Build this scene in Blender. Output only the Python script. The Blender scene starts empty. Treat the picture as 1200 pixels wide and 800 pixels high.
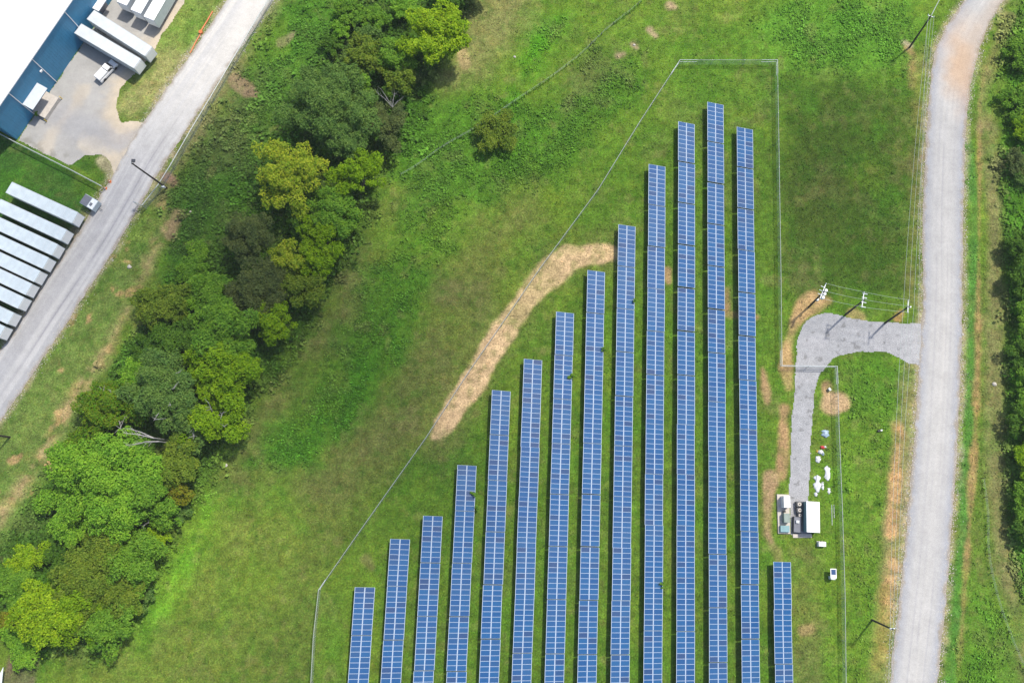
import bpy, math, random
import numpy as np
from mathutils import Vector, Matrix
random.seed(7); RNG = np.random.default_rng(7)
S = bpy.context.scene
COL = S.collection

# ------------------------------------------------------------------ camera
FPX, NU, NV, YAW, CH = 1025.9, 612.65, 603.05, -0.0406, 170.5      # measured drone view: focal (px of 1200), nadir point, yaw, height
_d = np.array([(NU-600)/FPX, (NV-400)/FPX, 1.0]); _d /= np.linalg.norm(_d)
_x = np.array([1.0, 0, 0]); _x -= _d*(_x@_d); _x /= np.linalg.norm(_x)
_y = -np.cross(_d, _x)
if _y[1] > 0: _y = -_y
WX = math.cos(YAW)*_x + math.sin(YAW)*_y
WY = -math.sin(YAW)*_x + math.cos(YAW)*_y
WZ = -_d
def G(u, v, z=0.0):
    """ground point seen at a photo pixel (survey helper)"""
    r = np.array([(u-600)/FPX, (v-400)/FPX, 1.0]); t = (z-CH)/(r@WZ); r = r*t
    return float(r@WX), float(r@WY)
def V(u, v, z=0.0):
    a = G(u, v, z); return Vector((a[0], a[1], z))
cam_data = bpy.data.cameras.new('camera'); cam = bpy.data.objects.new('camera', cam_data); COL.objects.link(cam)
M = Matrix(((WX[0], -WX[1], -WX[2], 0), (WY[0], -WY[1], -WY[2], 0), (WZ[0], -WZ[1], -WZ[2], CH), (0, 0, 0, 1)))
cam.matrix_world = M
cam_data.sensor_width = 36; cam_data.lens = FPX/1200*36; cam_data.clip_end = 6000; cam_data.clip_start = 1
S.camera = cam

# ------------------------------------------------------------------ light
SUN_EL, SUN_AZ = math.radians(60), math.radians(49)       # azimuth: direction towards the sun, from +x to +y
SKY_STRENGTH, SUN_STRENGTH, EXPOSURE = 0.14, 3.9, 0.39
w = bpy.data.worlds.new('World'); S.world = w; w.use_nodes = True
nt = w.node_tree; bg = nt.nodes['Background']
sky = nt.nodes.new('ShaderNodeTexSky'); sky.sky_type = 'NISHITA'; sky.sun_disc = False
sky.sun_elevation = SUN_EL; sky.sun_rotation = math.pi/2 - SUN_AZ; sky.air_density = 1.0; sky.dust_density = 2.0
nt.links.new(sky.outputs[0], bg.inputs[0]); bg.inputs[1].default_value = SKY_STRENGTH
sl = bpy.data.lights.new('sun', 'SUN'); sl.energy = SUN_STRENGTH; sl.angle = math.radians(2.3); sl.color = (1.0, 0.94, 0.84)
so = bpy.data.objects.new('sun', sl); COL.objects.link(so)
sd = Vector((math.cos(SUN_EL)*math.cos(SUN_AZ), math.cos(SUN_EL)*math.sin(SUN_AZ), math.sin(SUN_EL)))
so.rotation_euler = sd.to_track_quat('Z', 'Y').to_euler(); so.location = sd*400
S.view_settings.view_transform = 'Standard'; S.view_settings.look = 'None'; S.view_settings.gamma = 1.0
S.view_settings.exposure = EXPOSURE; S.view_settings.use_curve_mapping = False
S.render.engine = 'CYCLES'; S.cycles.max_bounces = 5; S.cycles.diffuse_bounces = 3; S.cycles.transparent_max_bounces = 12

def make_clouds():
    m = bpy.data.materials.new('cloud_vapour'); m.use_nodes = True; t = m.node_tree; t.nodes.clear()
    out = t.nodes.new('ShaderNodeOutputMaterial'); vs = t.nodes.new('ShaderNodeVolumePrincipled'); vs.inputs['Color'].default_value = (0.98, 0.98, 0.98, 1); vs.inputs['Density'].default_value = 0.0195; vs.inputs['Anisotropy'].default_value = 0.4
    t.links.new(vs.outputs[0], out.inputs['Volume'])
    alt = 560.0
    for u, v, rx, ry, rz, ang in ((60, 330, 20, 16, 5, -.5), (225, 275, 34, 22, 11, -.4), (345, 385, 22, 24, 10, .6), (425, 430, 22, 30, 13, .5), (500, 585, 15, 22, 8, .4), (1000, 205, 20, 26, 11, .1), (620, 300, 12, 30, 6, -.6), (-60, 480, 20, 20, 10, 0)):
        g = G(u, v); k = alt/math.tan(SUN_EL); bm_ = bpy.data.meshes.new('cloud'); import bmesh
        b = bmesh.new(); bmesh.ops.create_icosphere(b, subdivisions=4, radius=1.0)
        for q in b.verts:
            w_ = 1+0.10*math.sin(q.co.x*4+u)+0.08*math.cos(q.co.y*5+v)+0.05*math.sin(q.co.x*9-q.co.y*8); q.co.x *= rx*w_; q.co.y *= ry*w_; q.co.z *= rz
        b.to_mesh(bm_); b.free(); bm_.materials.append(m); o = bpy.data.objects.new('cloud', bm_); COL.objects.link(o)
        o.location = (g[0]+k*math.cos(SUN_AZ), g[1]+k*math.sin(SUN_AZ), alt+RNG.uniform(-6, 6)); o.rotation_euler = (0, 0, ang); o['kind'] = 'structure'
make_clouds()
def make_haze():
    m = bpy.data.materials.new('haze'); m.use_nodes = True; t = m.node_tree; t.nodes.clear()
    out = t.nodes.new('ShaderNodeOutputMaterial'); vs = t.nodes.new('ShaderNodeVolumePrincipled'); vs.inputs['Color'].default_value = (0.86, 0.94, 1.0, 1); vs.inputs['Density'].default_value = HAZE
    t.links.new(vs.outputs[0], out.inputs['Volume']); me = bpy.data.meshes.new('haze'); r = 2900; z0, z1 = -1.0, 174.0
    v = [(x, y, z) for z in (z0, z1) for x, y in ((-r, -r), (r, -r), (r, r), (-r, r))]
    me.from_pydata(v, [], [(3, 2, 1, 0), (4, 5, 6, 7), (0, 1, 5, 4), (1, 2, 6, 5), (2, 3, 7, 6), (3, 0, 4, 7)]); me.materials.append(m)
    o = bpy.data.objects.new('haze', me); COL.objects.link(o); o['kind'] = 'stuff'
HAZE = 0.00010
make_haze()
# ------------------------------------------------------------------ helpers
K = 1.72
def lin(c): c = c/255.0; return c/12.92 if c <= 0.04045 else ((c+0.055)/1.055)**2.4
def A(r, g, b, k=K): return (lin(r)/k, lin(g)/k, lin(b)/k)         # sunlit sRGB look -> base colour
def tag(o, label=None, cat=None, group=None, kind=None):
    if label: o['label'] = label
    if cat: o['category'] = cat
    if group: o['group'] = group
    if kind: o['kind'] = kind
    return o
def empty(name, loc=(0, 0, 0), rz=0.0, **k):
    o = bpy.data.objects.new(name, None); COL.objects.link(o); o.location = loc; o.rotation_euler = (0, 0, rz)
    o.empty_display_size = 0.2
    return tag(o, **k)
class MB:
    def __init__(s): s.v = []; s.f = []; s.m = []
    def quad(s, a, b, c, d, m=0):
        n = len(s.v); s.v += [tuple(a), tuple(b), tuple(c), tuple(d)]; s.f.append((n, n+1, n+2, n+3)); s.m.append(m); return s
    def hexa(s, p, m=0):                                             # 8 points: bottom 4 ccw, top 4 ccw
        n = len(s.v); s.v += [tuple(q) for q in p]
        for f in ((3, 2, 1, 0), (4, 5, 6, 7), (0, 1, 5, 4), (1, 2, 6, 5), (2, 3, 7, 6), (3, 0, 4, 7)):
            s.f.append(tuple(n+i for i in f)); s.m.append(m)
        return s
    def box(s, x0, x1, y0, y1, z0, z1, m=0, bev=0.0):
        if bev:
            b = bev
            p = [(x0, y0, z0), (x1, y0, z0), (x1, y1, z0), (x0, y1, z0), (x0, y0, z1-b), (x1, y0, z1-b), (x1, y1, z1-b), (x0, y1, z1-b)]
            s.hexa(p, m); n = len(s.v)
            s.f.pop(-5); s.m.pop(-5)
            s.v += [(x0+b, y0+b, z1), (x1-b, y0+b, z1), (x1-b, y1-b, z1), (x0+b, y1-b, z1)]
            t = n-4
            s.f.append((n, n+1, n+2, n+3)); s.m.append(m)
            for i in range(4):
                j = (i+1) % 4; s.f.append((t+i, t+j, n+j, n+i)); s.m.append(m)
            return s
        return s.hexa([(x0, y0, z0), (x1, y0, z0), (x1, y1, z0), (x0, y1, z0), (x0, y0, z1), (x1, y0, z1), (x1, y1, z1), (x0, y1, z1)], m)
    def tube(s, pts, r0, r1=None, n=6, m=0, cap=True):
        pts = [Vector(p) for p in pts]; r1 = r0 if r1 is None else r1; L = len(pts); base = len(s.v)
        up = Vector((0, 0, 1)); prev = None
        for i, p in enumerate(pts):
            t = (pts[min(i+1, L-1)] - pts[max(i-1, 0)]).normalized()
            a = prev if prev is not None else (up if abs(t.z) < 0.9 else Vector((1, 0, 0)))
            u = (a - t*a.dot(t)).normalized(); prev = u; q = t.cross(u)
            r = r0 + (r1-r0)*i/max(L-1, 1)
            for k in range(n):
                an = 2*math.pi*k/n; s.v.append(tuple(p + u*math.cos(an)*r + q*math.sin(an)*r))
        for i in range(L-1):
            for k in range(n):
                j = (k+1) % n; s.f.append((base+i*n+k, base+i*n+j, base+(i+1)*n+j, base+(i+1)*n+k)); s.m.append(m)
        if cap:
            s.f.append(tuple(base+k for k in reversed(range(n)))); s.m.append(m)
            s.f.append(tuple(base+(L-1)*n+k for k in range(n))); s.m.append(m)
        return s
    def disc_y(s, c, r, w, n=14, m=0):                                # wheel along y
        return s.tube([(c[0], c[1]-w/2, c[2]), (c[0], c[1]+w/2, c[2])], r, r, n, m)
    def mesh(s, name, mats, smooth=False):
        me = bpy.data.meshes.new(name); me.from_pydata(s.v, [], s.f)
        for mt in (mats if isinstance(mats, (list, tuple)) else [mats]): me.materials.append(mt)
        if any(s.m): me.polygons.foreach_set('material_index', s.m)
        if smooth: me.polygons.foreach_set('use_smooth', [True]*len(s.f))
        me.update(); return me
    def build(s, name, mats, parent=None, smooth=False, **k):
        o = bpy.data.objects.new(name, s.mesh(name, mats, smooth)); COL.objects.link(o)
        if parent: o.parent = parent
        return tag(o, **k)
def np_mesh(name, verts, quads, mats, mi=None, smooth=False):
    me = bpy.data.meshes.new(name); nv, nf = len(verts), len(quads)
    me.vertices.add(nv); me.vertices.foreach_set('co', np.ascontiguousarray(verts, dtype=np.float32).ravel())
    me.loops.add(nf*4); me.loops.foreach_set('vertex_index', np.ascontiguousarray(quads, dtype=np.int32).ravel())
    me.polygons.add(nf); me.polygons.foreach_set('loop_start', np.arange(nf, dtype=np.int32)*4)
    try: me.polygons.foreach_set('loop_total', np.full(nf, 4, dtype=np.int32))
    except Exception: pass
    for mt in mats: me.materials.append(mt)
    if mi is not None: me.polygons.foreach_set('material_index', mi.astype(np.int32))
    if smooth: me.polygons.foreach_set('use_smooth', np.ones(nf, dtype=bool))
    me.update(calc_edges=True); return me
def leaves(c, size, aspect=0.62, up=0.5, nrm=None):
    """rhombic leaf faces round centres c; up = how far they face the sky"""
    n = len(c); d = RNG.normal(size=(n, 3)); d /= np.linalg.norm(d, axis=1)[:, None]
    base = np.array([0, 0, 1.0]) if nrm is None else nrm
    d = d*(1-up) + base*up; d /= np.linalg.norm(d, axis=1)[:, None]
    a = RNG.normal(size=(n, 3)); a -= d*np.sum(a*d, axis=1)[:, None]; a /= np.linalg.norm(a, axis=1)[:, None]
    b = np.cross(d, a); s = np.asarray(size)[:, None]*0.5
    v = np.stack([c-a*s, c-b*s*aspect, c+a*s, c+b*s*aspect], axis=1).reshape(-1, 3)
    return v, np.arange(n*4).reshape(n, 4)

# noise in numpy
def vnoise(x, y, seed):
    xi = np.floor(x).astype(np.int64); yi = np.floor(y).astype(np.int64); fx = x-xi; fy = y-yi
    fx = fx*fx*(3-2*fx); fy = fy*fy*(3-2*fy)
    def h(a, b):
        n = (a*374761393 + b*668265263 + seed*1442695041) & 0x7fffffff
        n = ((n ^ (n >> 13))*1274126177) & 0x7fffffff
        return ((n ^ (n >> 16)) & 0xffff)/65535.0
    return (h(xi, yi)*(1-fx)+h(xi+1, yi)*fx)*(1-fy) + (h(xi, yi+1)*(1-fx)+h(xi+1, yi+1)*fx)*fy
def fbm(x, y, scale, octv=4, seed=0):
    r = 0; a = 1.0; t = 0
    for i in range(octv):
        r = r + a*vnoise(x/scale+17.3*i, y/scale-9.1*i, seed+i*7); t += a; a *= 0.55; scale *= 0.5
    return r/t
def sstep(a, b, x): t = np.clip((x-a)/(b-a), 0, 1); return t*t*(3-2*t)
def pts(uv): return np.array([G(u, v) for u, v in uv])
def poly_sd(X, Y, P):
    """signed distance to polygon (inside negative)"""
    d = np.full(X.shape, 1e18); ins = np.zeros(X.shape, bool)
    for i in range(len(P)):
        a = P[i]; b = P[(i+1) % len(P)]; e = b-a; wx = X-a[0]; wy = Y-a[1]
        t = np.clip((wx*e[0]+wy*e[1])/max(e@e, 1e-9), 0, 1)
        d = np.minimum(d, (wx-e[0]*t)**2+(wy-e[1]*t)**2)
        c = ((a[1] > Y) != (b[1] > Y)) & (X < e[0]*(Y-a[1])/(e[1] if abs(e[1]) > 1e-12 else 1e-12)+a[0])
        ins ^= c
    d = np.sqrt(d); return np.where(ins, -d, d)
def line_d(X, Y, P):
    d = np.full(X.shape, 1e18)
    for i in range(len(P)-1):
        a = P[i]; b = P[i+1]; e = b-a; wx = X-a[0]; wy = Y-a[1]
        t = np.clip((wx*e[0]+wy*e[1])/max(e@e, 1e-9), 0, 1)
        d = np.minimum(d, (wx-e[0]*t)**2+(wy-e[1]*t)**2)
    return np.sqrt(d)

# ------------------------------------------------------------------ materials
def newmat(name):
    m = bpy.data.materials.new(name); m.use_nodes = True; return m, m.node_tree, m.node_tree.nodes['Principled BSDF']
def solid(name, col, rough=0.6, metal=0.0, var=0.12, scale=1.5, bump=0.0, spec=0.4):
    m, t, b = newmat(name); N = t.nodes.new; L = t.links.new
    tc = N('ShaderNodeTexCoord'); n = N('ShaderNodeTexNoise'); n.inputs['Scale'].default_value = scale; n.inputs['Detail'].default_value = 5
    L(tc.outputs['Object'], n.inputs['Vector'])
    mr = N('ShaderNodeMapRange'); mr.inputs[1].default_value = 0.3; mr.inputs[2].default_value = 0.7
    mr.inputs[3].default_value = 1-var; mr.inputs[4].default_value = 1+var*0.5; L(n.outputs[0], mr.inputs[0])
    mx = N('ShaderNodeVectorMath'); mx.operation = 'SCALE'; mx.inputs[0].default_value = col; L(mr.outputs[0], mx.inputs['Scale'])
    L(mx.outputs[0], b.inputs['Base Color']); b.inputs['Roughness'].default_value = rough; b.inputs['Metallic'].default_value = metal
    b.inputs['Specular IOR Level'].default_value = spec
    if bump:
        bp = N('ShaderNodeBump'); bp.inputs['Strength'].default_value = bump; bp.inputs['Distance'].default_value = 0.05
        L(n.outputs[0], bp.inputs['Height']); L(bp.outputs[0], b.inputs['Normal'])
    return m
def attr_ground(name, rough=0.95, fine=3.5, amp=0.5, bump=0.6, mid=0.6, midamp=0.3, spec=0.1, hue=0.0):
    """surface whose ground cover colours come from the Col attribute, broken up by world-space noise"""
    m, t, b = newmat(name); N = t.nodes.new; L = t.links.new
    at = N('ShaderNodeAttribute'); at.attribute_name = 'Col'; ge = N('ShaderNodeNewGeometry')
    n1 = N('ShaderNodeTexNoise'); n1.inputs['Scale'].default_value = fine; n1.inputs['Detail'].default_value = 6; n1.inputs['Roughness'].default_value = 0.7
    n2 = N('ShaderNodeTexNoise'); n2.inputs['Scale'].default_value = mid; n2.inputs['Detail'].default_value = 5; n2.inputs['Roughness'].default_value = 0.6
    L(ge.outputs['Position'], n1.inputs['Vector']); L(ge.outputs['Position'], n2.inputs['Vector'])
    def mr(src, lo, hi):
        q = N('ShaderNodeMapRange'); q.inputs[1].default_value = 0.28; q.inputs[2].default_value = 0.72; q.inputs[3].default_value = lo; q.inputs[4].default_value = hi
        L(src, q.inputs[0]); return q.outputs[0]
    f1 = mr(n1.outputs[0], 1-amp, 1+amp*0.9); f2 = mr(n2.outputs[0], 1-midamp, 1+midamp)
    mu = N('ShaderNodeMath'); mu.operation = 'MULTIPLY'; L(f1, mu.inputs[0]); L(f2, mu.inputs[1])
    src = at.outputs['Color']
    if hue:                                                           # blades of other kinds: straw-coloured and fresh green flecks
        for scale_, lo, hi, tint_, seed in ((2.3, 0.50, 0.70, (1.32, 1.12, 1.15), 11.0), (1.5, 0.52, 0.72, (0.72, 1.1, 0.6), 47.0), (0.35, 0.5, 0.75, (1.25, 1.05, 1.0), 91.0)):
            n3 = N('ShaderNodeTexNoise'); n3.inputs['Scale'].default_value = scale_; n3.inputs['Detail'].default_value = 7; n3.inputs['Roughness'].default_value = 0.72
            of = N('ShaderNodeVectorMath'); of.inputs[1].default_value = (seed, -seed, seed*2); L(ge.outputs['Position'], of.inputs[0]); L(of.outputs[0], n3.inputs['Vector'])
            q = N('ShaderNodeMapRange'); q.inputs[1].default_value = lo; q.inputs[2].default_value = hi; q.inputs[4].default_value = hue; L(n3.outputs[0], q.inputs[0])
            hm = N('ShaderNodeMath'); hm.operation = 'MULTIPLY'; L(q.outputs[0], hm.inputs[0]); L(at.outputs['Alpha'], hm.inputs[1])
            tm = N('ShaderNodeVectorMath'); tm.operation = 'MULTIPLY'; tm.inputs[1].default_value = tint_; L(src, tm.inputs[0])
            mm = N('ShaderNodeMix'); mm.data_type = 'RGBA'; L(hm.outputs[0], mm.inputs[0]); L(src, mm.inputs[6]); L(tm.outputs[0], mm.inputs[7]); src = mm.outputs[2]
    sc = N('ShaderNodeVectorMath'); sc.operation = 'SCALE'; L(src, sc.inputs[0]); L(mu.outputs[0], sc.inputs['Scale'])
    L(sc.outputs[0], b.inputs['Base Color']); b.inputs['Roughness'].default_value = rough; b.inputs['Specular IOR Level'].default_value = spec
    bp = N('ShaderNodeBump'); bp.inputs['Strength'].default_value = bump; bp.inputs['Distance'].default_value = 0.25
    L(n1.outputs[0], bp.inputs['Height']); L(bp.outputs[0], b.inputs['Normal'])
    return m
def leafmat(name, c1, c2, c3=None, trans=0.38):
    m, t, b = newmat(name); N = t.nodes.new; L = t.links.new
    ge = N('ShaderNodeNewGeometry'); cr = N('ShaderNodeValToRGB'); cr.color_ramp.elements[0].color = (*c1, 1); cr.color_ramp.elements[1].color = (*c2, 1)
    if c3: e = cr.color_ramp.elements.new(0.9); e.color = (*c3, 1); cr.color_ramp.elements[1].position = 0.8; 
    L(ge.outputs['Random Per Island'], cr.inputs[0])
    tc = N('ShaderNodeTexCoord'); n = N('ShaderNodeTexNoise'); n.inputs['Scale'].default_value = 0.45; n.inputs['Detail'].default_value = 3
    L(tc.outputs['Object'], n.inputs['Vector'])
    mr = N('ShaderNodeMapRange'); mr.inputs[1].default_value = 0.3; mr.inputs[2].default_value = 0.7; mr.inputs[3].default_value = 0; mr.inputs[4].default_value = 1
    L(n.outputs[0], mr.inputs[0]); hv = N('ShaderNodeMix'); hv.data_type = 'RGBA'; hv.inputs[6].default_value = (0.98, 1.12, 0.72, 1); hv.inputs[7].default_value = (1.58, 1.48, 0.80, 1); L(mr.outputs[0], hv.inputs[0])
    sc = N('ShaderNodeVectorMath'); sc.operation = 'MULTIPLY'; L(cr.outputs[0], sc.inputs[0]); L(hv.outputs[2], sc.inputs[1])
    L(sc.outputs[0], b.inputs['Base Color']); b.inputs['Roughness'].default_value = 0.6; b.inputs['Specular IOR Level'].default_value = 0.12
    tr = N('ShaderNodeBsdfTranslucent'); L(sc.outputs[0], tr.inputs[0]); mx = N('ShaderNodeMixShader'); mx.inputs[0].default_value = trans
    L(b.outputs[0], mx.inputs[1]); L(tr.outputs[0], mx.inputs[2]); L(mx.outputs[0], t.nodes['Material Output'].inputs[0])
    return m
MT = {}
MT['white'] = solid('white_painted_metal', (0.80, 0.80, 0.80), 0.45, var=0.08)
MT['roofwhite'] = solid('white_roof_membrane', (0.86, 0.86, 0.85), 0.6, var=0.04, scale=0.3)
MT['trailer'] = solid('trailer_roof_paint', (0.46, 0.53, 0.57), 0.5, var=0.13, scale=0.8)
MT['trailerw'] = solid('bright_trailer_paint', (0.52, 0.55, 0.57), 0.5, var=0.08, scale=0.8)
MT['trailerside'] = solid('trailer_side_paint', (0.50, 0.54, 0.57), 0.45, var=0.08)
MT['blue'] = solid('blue_corrugated_wall', (0.04, 0.21, 0.37), 0.5, var=0.1, scale=0.7)
MT['steel'] = solid('galvanised_steel', (0.46, 0.49, 0.48), 0.5, 0.3, var=0.15, scale=6)
MT['dark'] = solid('dark_rubber', (0.025, 0.026, 0.028), 0.7)
MT['darkmetal'] = solid('dark_grey_metal', (0.07, 0.075, 0.085), 0.5, 0.2, var=0.3, scale=4)
MT['wood'] = solid('weathered_pole_wood', (0.055, 0.045, 0.038), 0.9, var=0.3, scale=5)
MT['insul'] = solid('pale_fibreglass_and_porcelain', (0.62, 0.66, 0.68), 0.4)
MT['wire'] = solid('aluminium_wire', (0.42, 0.47, 0.44), 0.5, 0.2)
MT['concrete'] = solid('pale_concrete', (0.48, 0.44, 0.39), 0.85, var=0.15, scale=2, bump=0.2)
MT['teal'] = solid('teal_grey_paint', (0.16, 0.29, 0.31), 0.5)
MT['greyg'] = solid('grey_green_paint', (0.20, 0.25, 0.22), 0.5)
MT['orange'] = solid('orange_plastic', (0.55, 0.16, 0.05), 0.5)
MT['red'] = solid('red_plastic', (0.52, 0.04, 0.05), 0.5)
MT['yellow'] = solid('yellow_paint', (0.6, 0.42, 0.05), 0.5)
MT['glassdark'] = solid('dark_window_glass', (0.02, 0.025, 0.03), 0.1, spec=0.6)
MT['sheet'] = solid('white_plastic_sheet', (0.55, 0.57, 0.59), 0.5, var=0.2, scale=3, bump=0.5)
MT['tarp'] = solid('pale_blue_tarp', (0.28, 0.38, 0.47), 0.5, var=0.3, scale=3, bump=0.5)
MT['bark'] = solid('grey_brown_bark', (0.10, 0.085, 0.07), 0.9, var=0.3, scale=4, bump=0.3)
MT['deadwood'] = solid('bleached_dead_wood', (0.30, 0.29, 0.28), 0.85, var=0.25, scale=4)
MT['stone'] = solid('pale_limestone', (0.45, 0.42, 0.37), 0.9, var=0.25, scale=3, bump=0.4)
MT['graypanel'] = solid('grey_roof_panel', (0.13, 0.14, 0.17), 0.4, var=0.1)

def fabric_mat():
    m, t, b = newmat('chain_link_fabric'); N = t.nodes.new; L = t.links.new
    b.inputs['Base Color'].default_value = (0.5, 0.56, 0.53, 1); b.inputs['Metallic'].default_value = 0.2; b.inputs['Roughness'].default_value = 0.5
    uv = N('ShaderNodeUVMap'); sx = N('ShaderNodeSeparateXYZ'); L(uv.outputs[0], sx.inputs[0])
    def ma(op, a, b_=None):
        n = N('ShaderNodeMath'); n.operation = op
        for i, q in enumerate((a, b_)):
            if q is None: continue
            if isinstance(q, (int, float)): n.inputs[i].default_value = q
            else: L(q, n.inputs[i])
        return n.outputs[0]
    def strand(sgn):
        q = ma('ADD', sx.outputs[0], ma('MULTIPLY', sx.outputs[1], sgn)); q = ma('MULTIPLY', q, 1/0.07)
        return ma('LESS_THAN', ma('FRACT', q), 0.16)
    k = ma('MAXIMUM', strand(1.0), strand(-1.0))
    tr = N('ShaderNodeBsdfTransparent'); mx = N('ShaderNodeMixShader'); L(k, mx.inputs[0]); L(tr.outputs[0], mx.inputs[1]); L(b.outputs[0], mx.inputs[2])
    L(mx.outputs[0], t.nodes['Material Output'].inputs[0]); return m
MT['fabric'] = fabric_mat()

def cell_mat():
    m, t, b = newmat('blue_solar_cells'); N = t.nodes.new; L = t.links.new
    oi = N('ShaderNodeObjectInfo'); cr = N('ShaderNodeValToRGB'); e = cr.color_ramp.elements
    e[0].position = 0.0; e[0].color = (0.008, 0.060, 0.185, 1); e[1].position = 0.6; e[1].color = (0.011, 0.078, 0.21, 1)
    for p, c in ((0.88, (0.014, 0.066, 0.18, 1)), (0.94, (0.016, 0.056, 0.155, 1)), (1.0, (0.020, 0.052, 0.14, 1))):
        q = e.new(p); q.color = c
    L(oi.outputs['Random'], cr.inputs[0])
    # cell grid lines, from the module's own coordinates
    tc = N('ShaderNodeTexCoord'); br = N('ShaderNodeTexBrick'); br.offset = 0; br.inputs['Scale'].default_value = 1.0
    br.inputs['Brick Width'].default_value = 0.15; br.inputs['Row Height'].default_value = 0.15; br.inputs['Mortar Size'].default_value = 0.004
    br.inputs['Color1'].default_value = (1, 1, 1, 1); br.inputs['Color2'].default_value = (0.93, 0.95, 0.97, 1); br.inputs['Mortar'].default_value = (2.0, 1.6, 1.3, 1)
    L(tc.outputs['Object'], br.inputs['Vector'])
    mx = N('ShaderNodeMix'); mx.data_type = 'RGBA'; mx.blend_type = 'MULTIPLY'; mx.inputs[0].default_value = 1.0
    L(cr.outputs[0], mx.inputs[6]); L(br.outputs[0], mx.inputs[7]); ge = N('ShaderNodeNewGeometry'); dn = N('ShaderNodeTexNoise'); dn.inputs['Scale'].default_value = 0.07; dn.inputs['Detail'].default_value = 4; L(ge.outputs['Position'], dn.inputs['Vector'])
    dm = N('ShaderNodeMapRange'); dm.inputs[1].default_value = 0.38; dm.inputs[2].default_value = 0.66; dm.inputs[4].default_value = 0.07; L(dn.outputs[0], dm.inputs[0])
    du = N('ShaderNodeMix'); du.data_type = 'RGBA'; du.inputs[7].default_value = (0.16, 0.20, 0.25, 1); L(dm.outputs[0], du.inputs[0]); L(mx.outputs[2], du.inputs[6]); L(du.outputs[2], b.inputs['Base Color'])  # pale drifts: uneven sky sheen painted into the cell colour
    b.inputs['Roughness'].default_value = 0.22; b.inputs['Specular IOR Level'].default_value = 0.5
    return m
MT['cells'] = cell_mat()
MT['frame'] = solid('aluminium_frame_and_backsheet', (0.40, 0.48, 0.60), 0.45, var=0.05)

# ------------------------------------------------------------------ surveyed outlines (photo pixels -> ground metres)
RL_L = [(-60, 508), (0, 412), (21, 380), (45, 341), (60, 318), (76, 296), (93, 270), (112, 240), (134, 202), (158, 158), (200, 97), (238, 42), (268, -2), (310, -65)]
RL_R = [(-60, 590), (0, 494), (33, 446), (62, 402), (95, 352), (132, 296), (160, 248), (188, 198), (222, 147), (258, 92), (300, 32), (323, -2), (366, -65)]
RR_L = [(1190, -70), (1131, 0), (1109, 30), (1095, 60), (1089, 110), (1085, 170), (1081, 260), (1082, 330), (1079, 400), (1076, 450), (1071, 520), (1064, 600), (1058, 660), (1051, 720), (1042, 800), (1034, 880)]
RR_R = [(1240, -70), (1176, 0), (1160, 25), (1147, 60), (1137, 100), (1131, 160), (1129, 240), (1128, 330), (1127, 400), (1125, 450), (1121, 540), (1116, 600), (1112, 660), (1107, 720), (1100, 780), (1094, 880)]
YARD = [(20, 165), (94, 54), (131, 0), (160, -60), (250, -60), (217, 0), (205, 22), (190, 42), (182, 60), (166, 80), (141, 104), (135, 125), (143, 142), (165, 142), (186, 135), (165, 170), (140, 205),
        (134, 207), (129, 190), (116, 181), (101, 182), (88, 192), (80, 195), (50, 180)]
LOOP = [(1084, 379), (1060, 378), (1040, 377), (1010, 375), (985, 369), (965, 366), (950, 370), (940, 380), (934, 395), (932, 420), (931, 450), (928, 480), (926, 520), (925, 575), (925, 600), (926, 627), (938, 628), (951, 627),
        (951, 600), (949, 588), (949, 560), (950, 520), (953, 480), (956, 455), (962, 437), (971, 426), (986, 416), (1010, 411), (1035, 412), (1052, 418), (1064, 426), (1080, 428)]
FENCE = [(362, 880), (367, 800), (370, 745), (376, 690), (420, 627), (500, 514), (550, 437), (588, 382), (632, 318), (700, 226), (748, 148), (795, 76), (908, 76), (910, 200), (912, 330), (913, 430), (977, 431), (979, 500), (983, 600), (986, 700), (987, 800), (987, 880)]
DIRT = [([(716, 297), (690, 298), (668, 303), (648, 318), (625, 338), (606, 365), (586, 395), (566, 428), (545, 460), (525, 488), (508, 512)], [1.5, 2.3, 2.6, 3.1, 2.9, 2.6, 2.8, 2.7, 2.6, 2.0, 0.8])]

# ------------------------------------------------------------------ ground
def axis(lo, hi, step, far, n=14):
    mid = np.arange(lo, hi+step*0.5, step); g = np.geomspace(1, far, n)
    return np.concatenate([lo-g[::-1]*1.0, mid, hi+g])
gx = axis(-130, 118, 0.4, 2500); gy = axis(-48, 128, 0.4, 2500)
X, Y = np.meshgrid(gx, gy); nx, ny = len(gx), len(gy)
n_big = fbm(X, Y, 34, 3, 1); n_mid = fbm(X, Y, 9, 4, 5); n_fin = fbm(X, Y, 2.6, 4, 9); n_edge = (fbm(X, Y, 5, 4, 13)-0.5)*5
BARE = np.zeros(X.shape); C = np.zeros(X.shape+(3,)); W = np.zeros(X.shape)                     # colour, weediness
def c3(*a):
    c = np.array(A(*a))
    if a[1] > a[0]+6: c = c*np.array([0.94, 1.05, 0.68])                # green cover: keep it saturated
    return c
def blend(mask, col):
    global C
    C = C*(1-mask[..., None]) + np.asarray(col)*mask[..., None]
def pm(uv, soft=3, wob=1.0, off=0): return 1-sstep(-soft, soft, poly_sd(X, Y, pts(uv)) + n_edge*wob + off)
def lm(uv, wdt, soft=1, wob=0.3): return 1-sstep(wdt-soft, wdt+soft, line_d(X, Y, pts(uv)) + n_edge*wob)
grass = c3(112, 140, 56); C[:] = grass
blend(sstep(0.42, 0.62, n_big)*0.6, c3(118, 136, 62))
W[:] = 0.25
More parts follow.
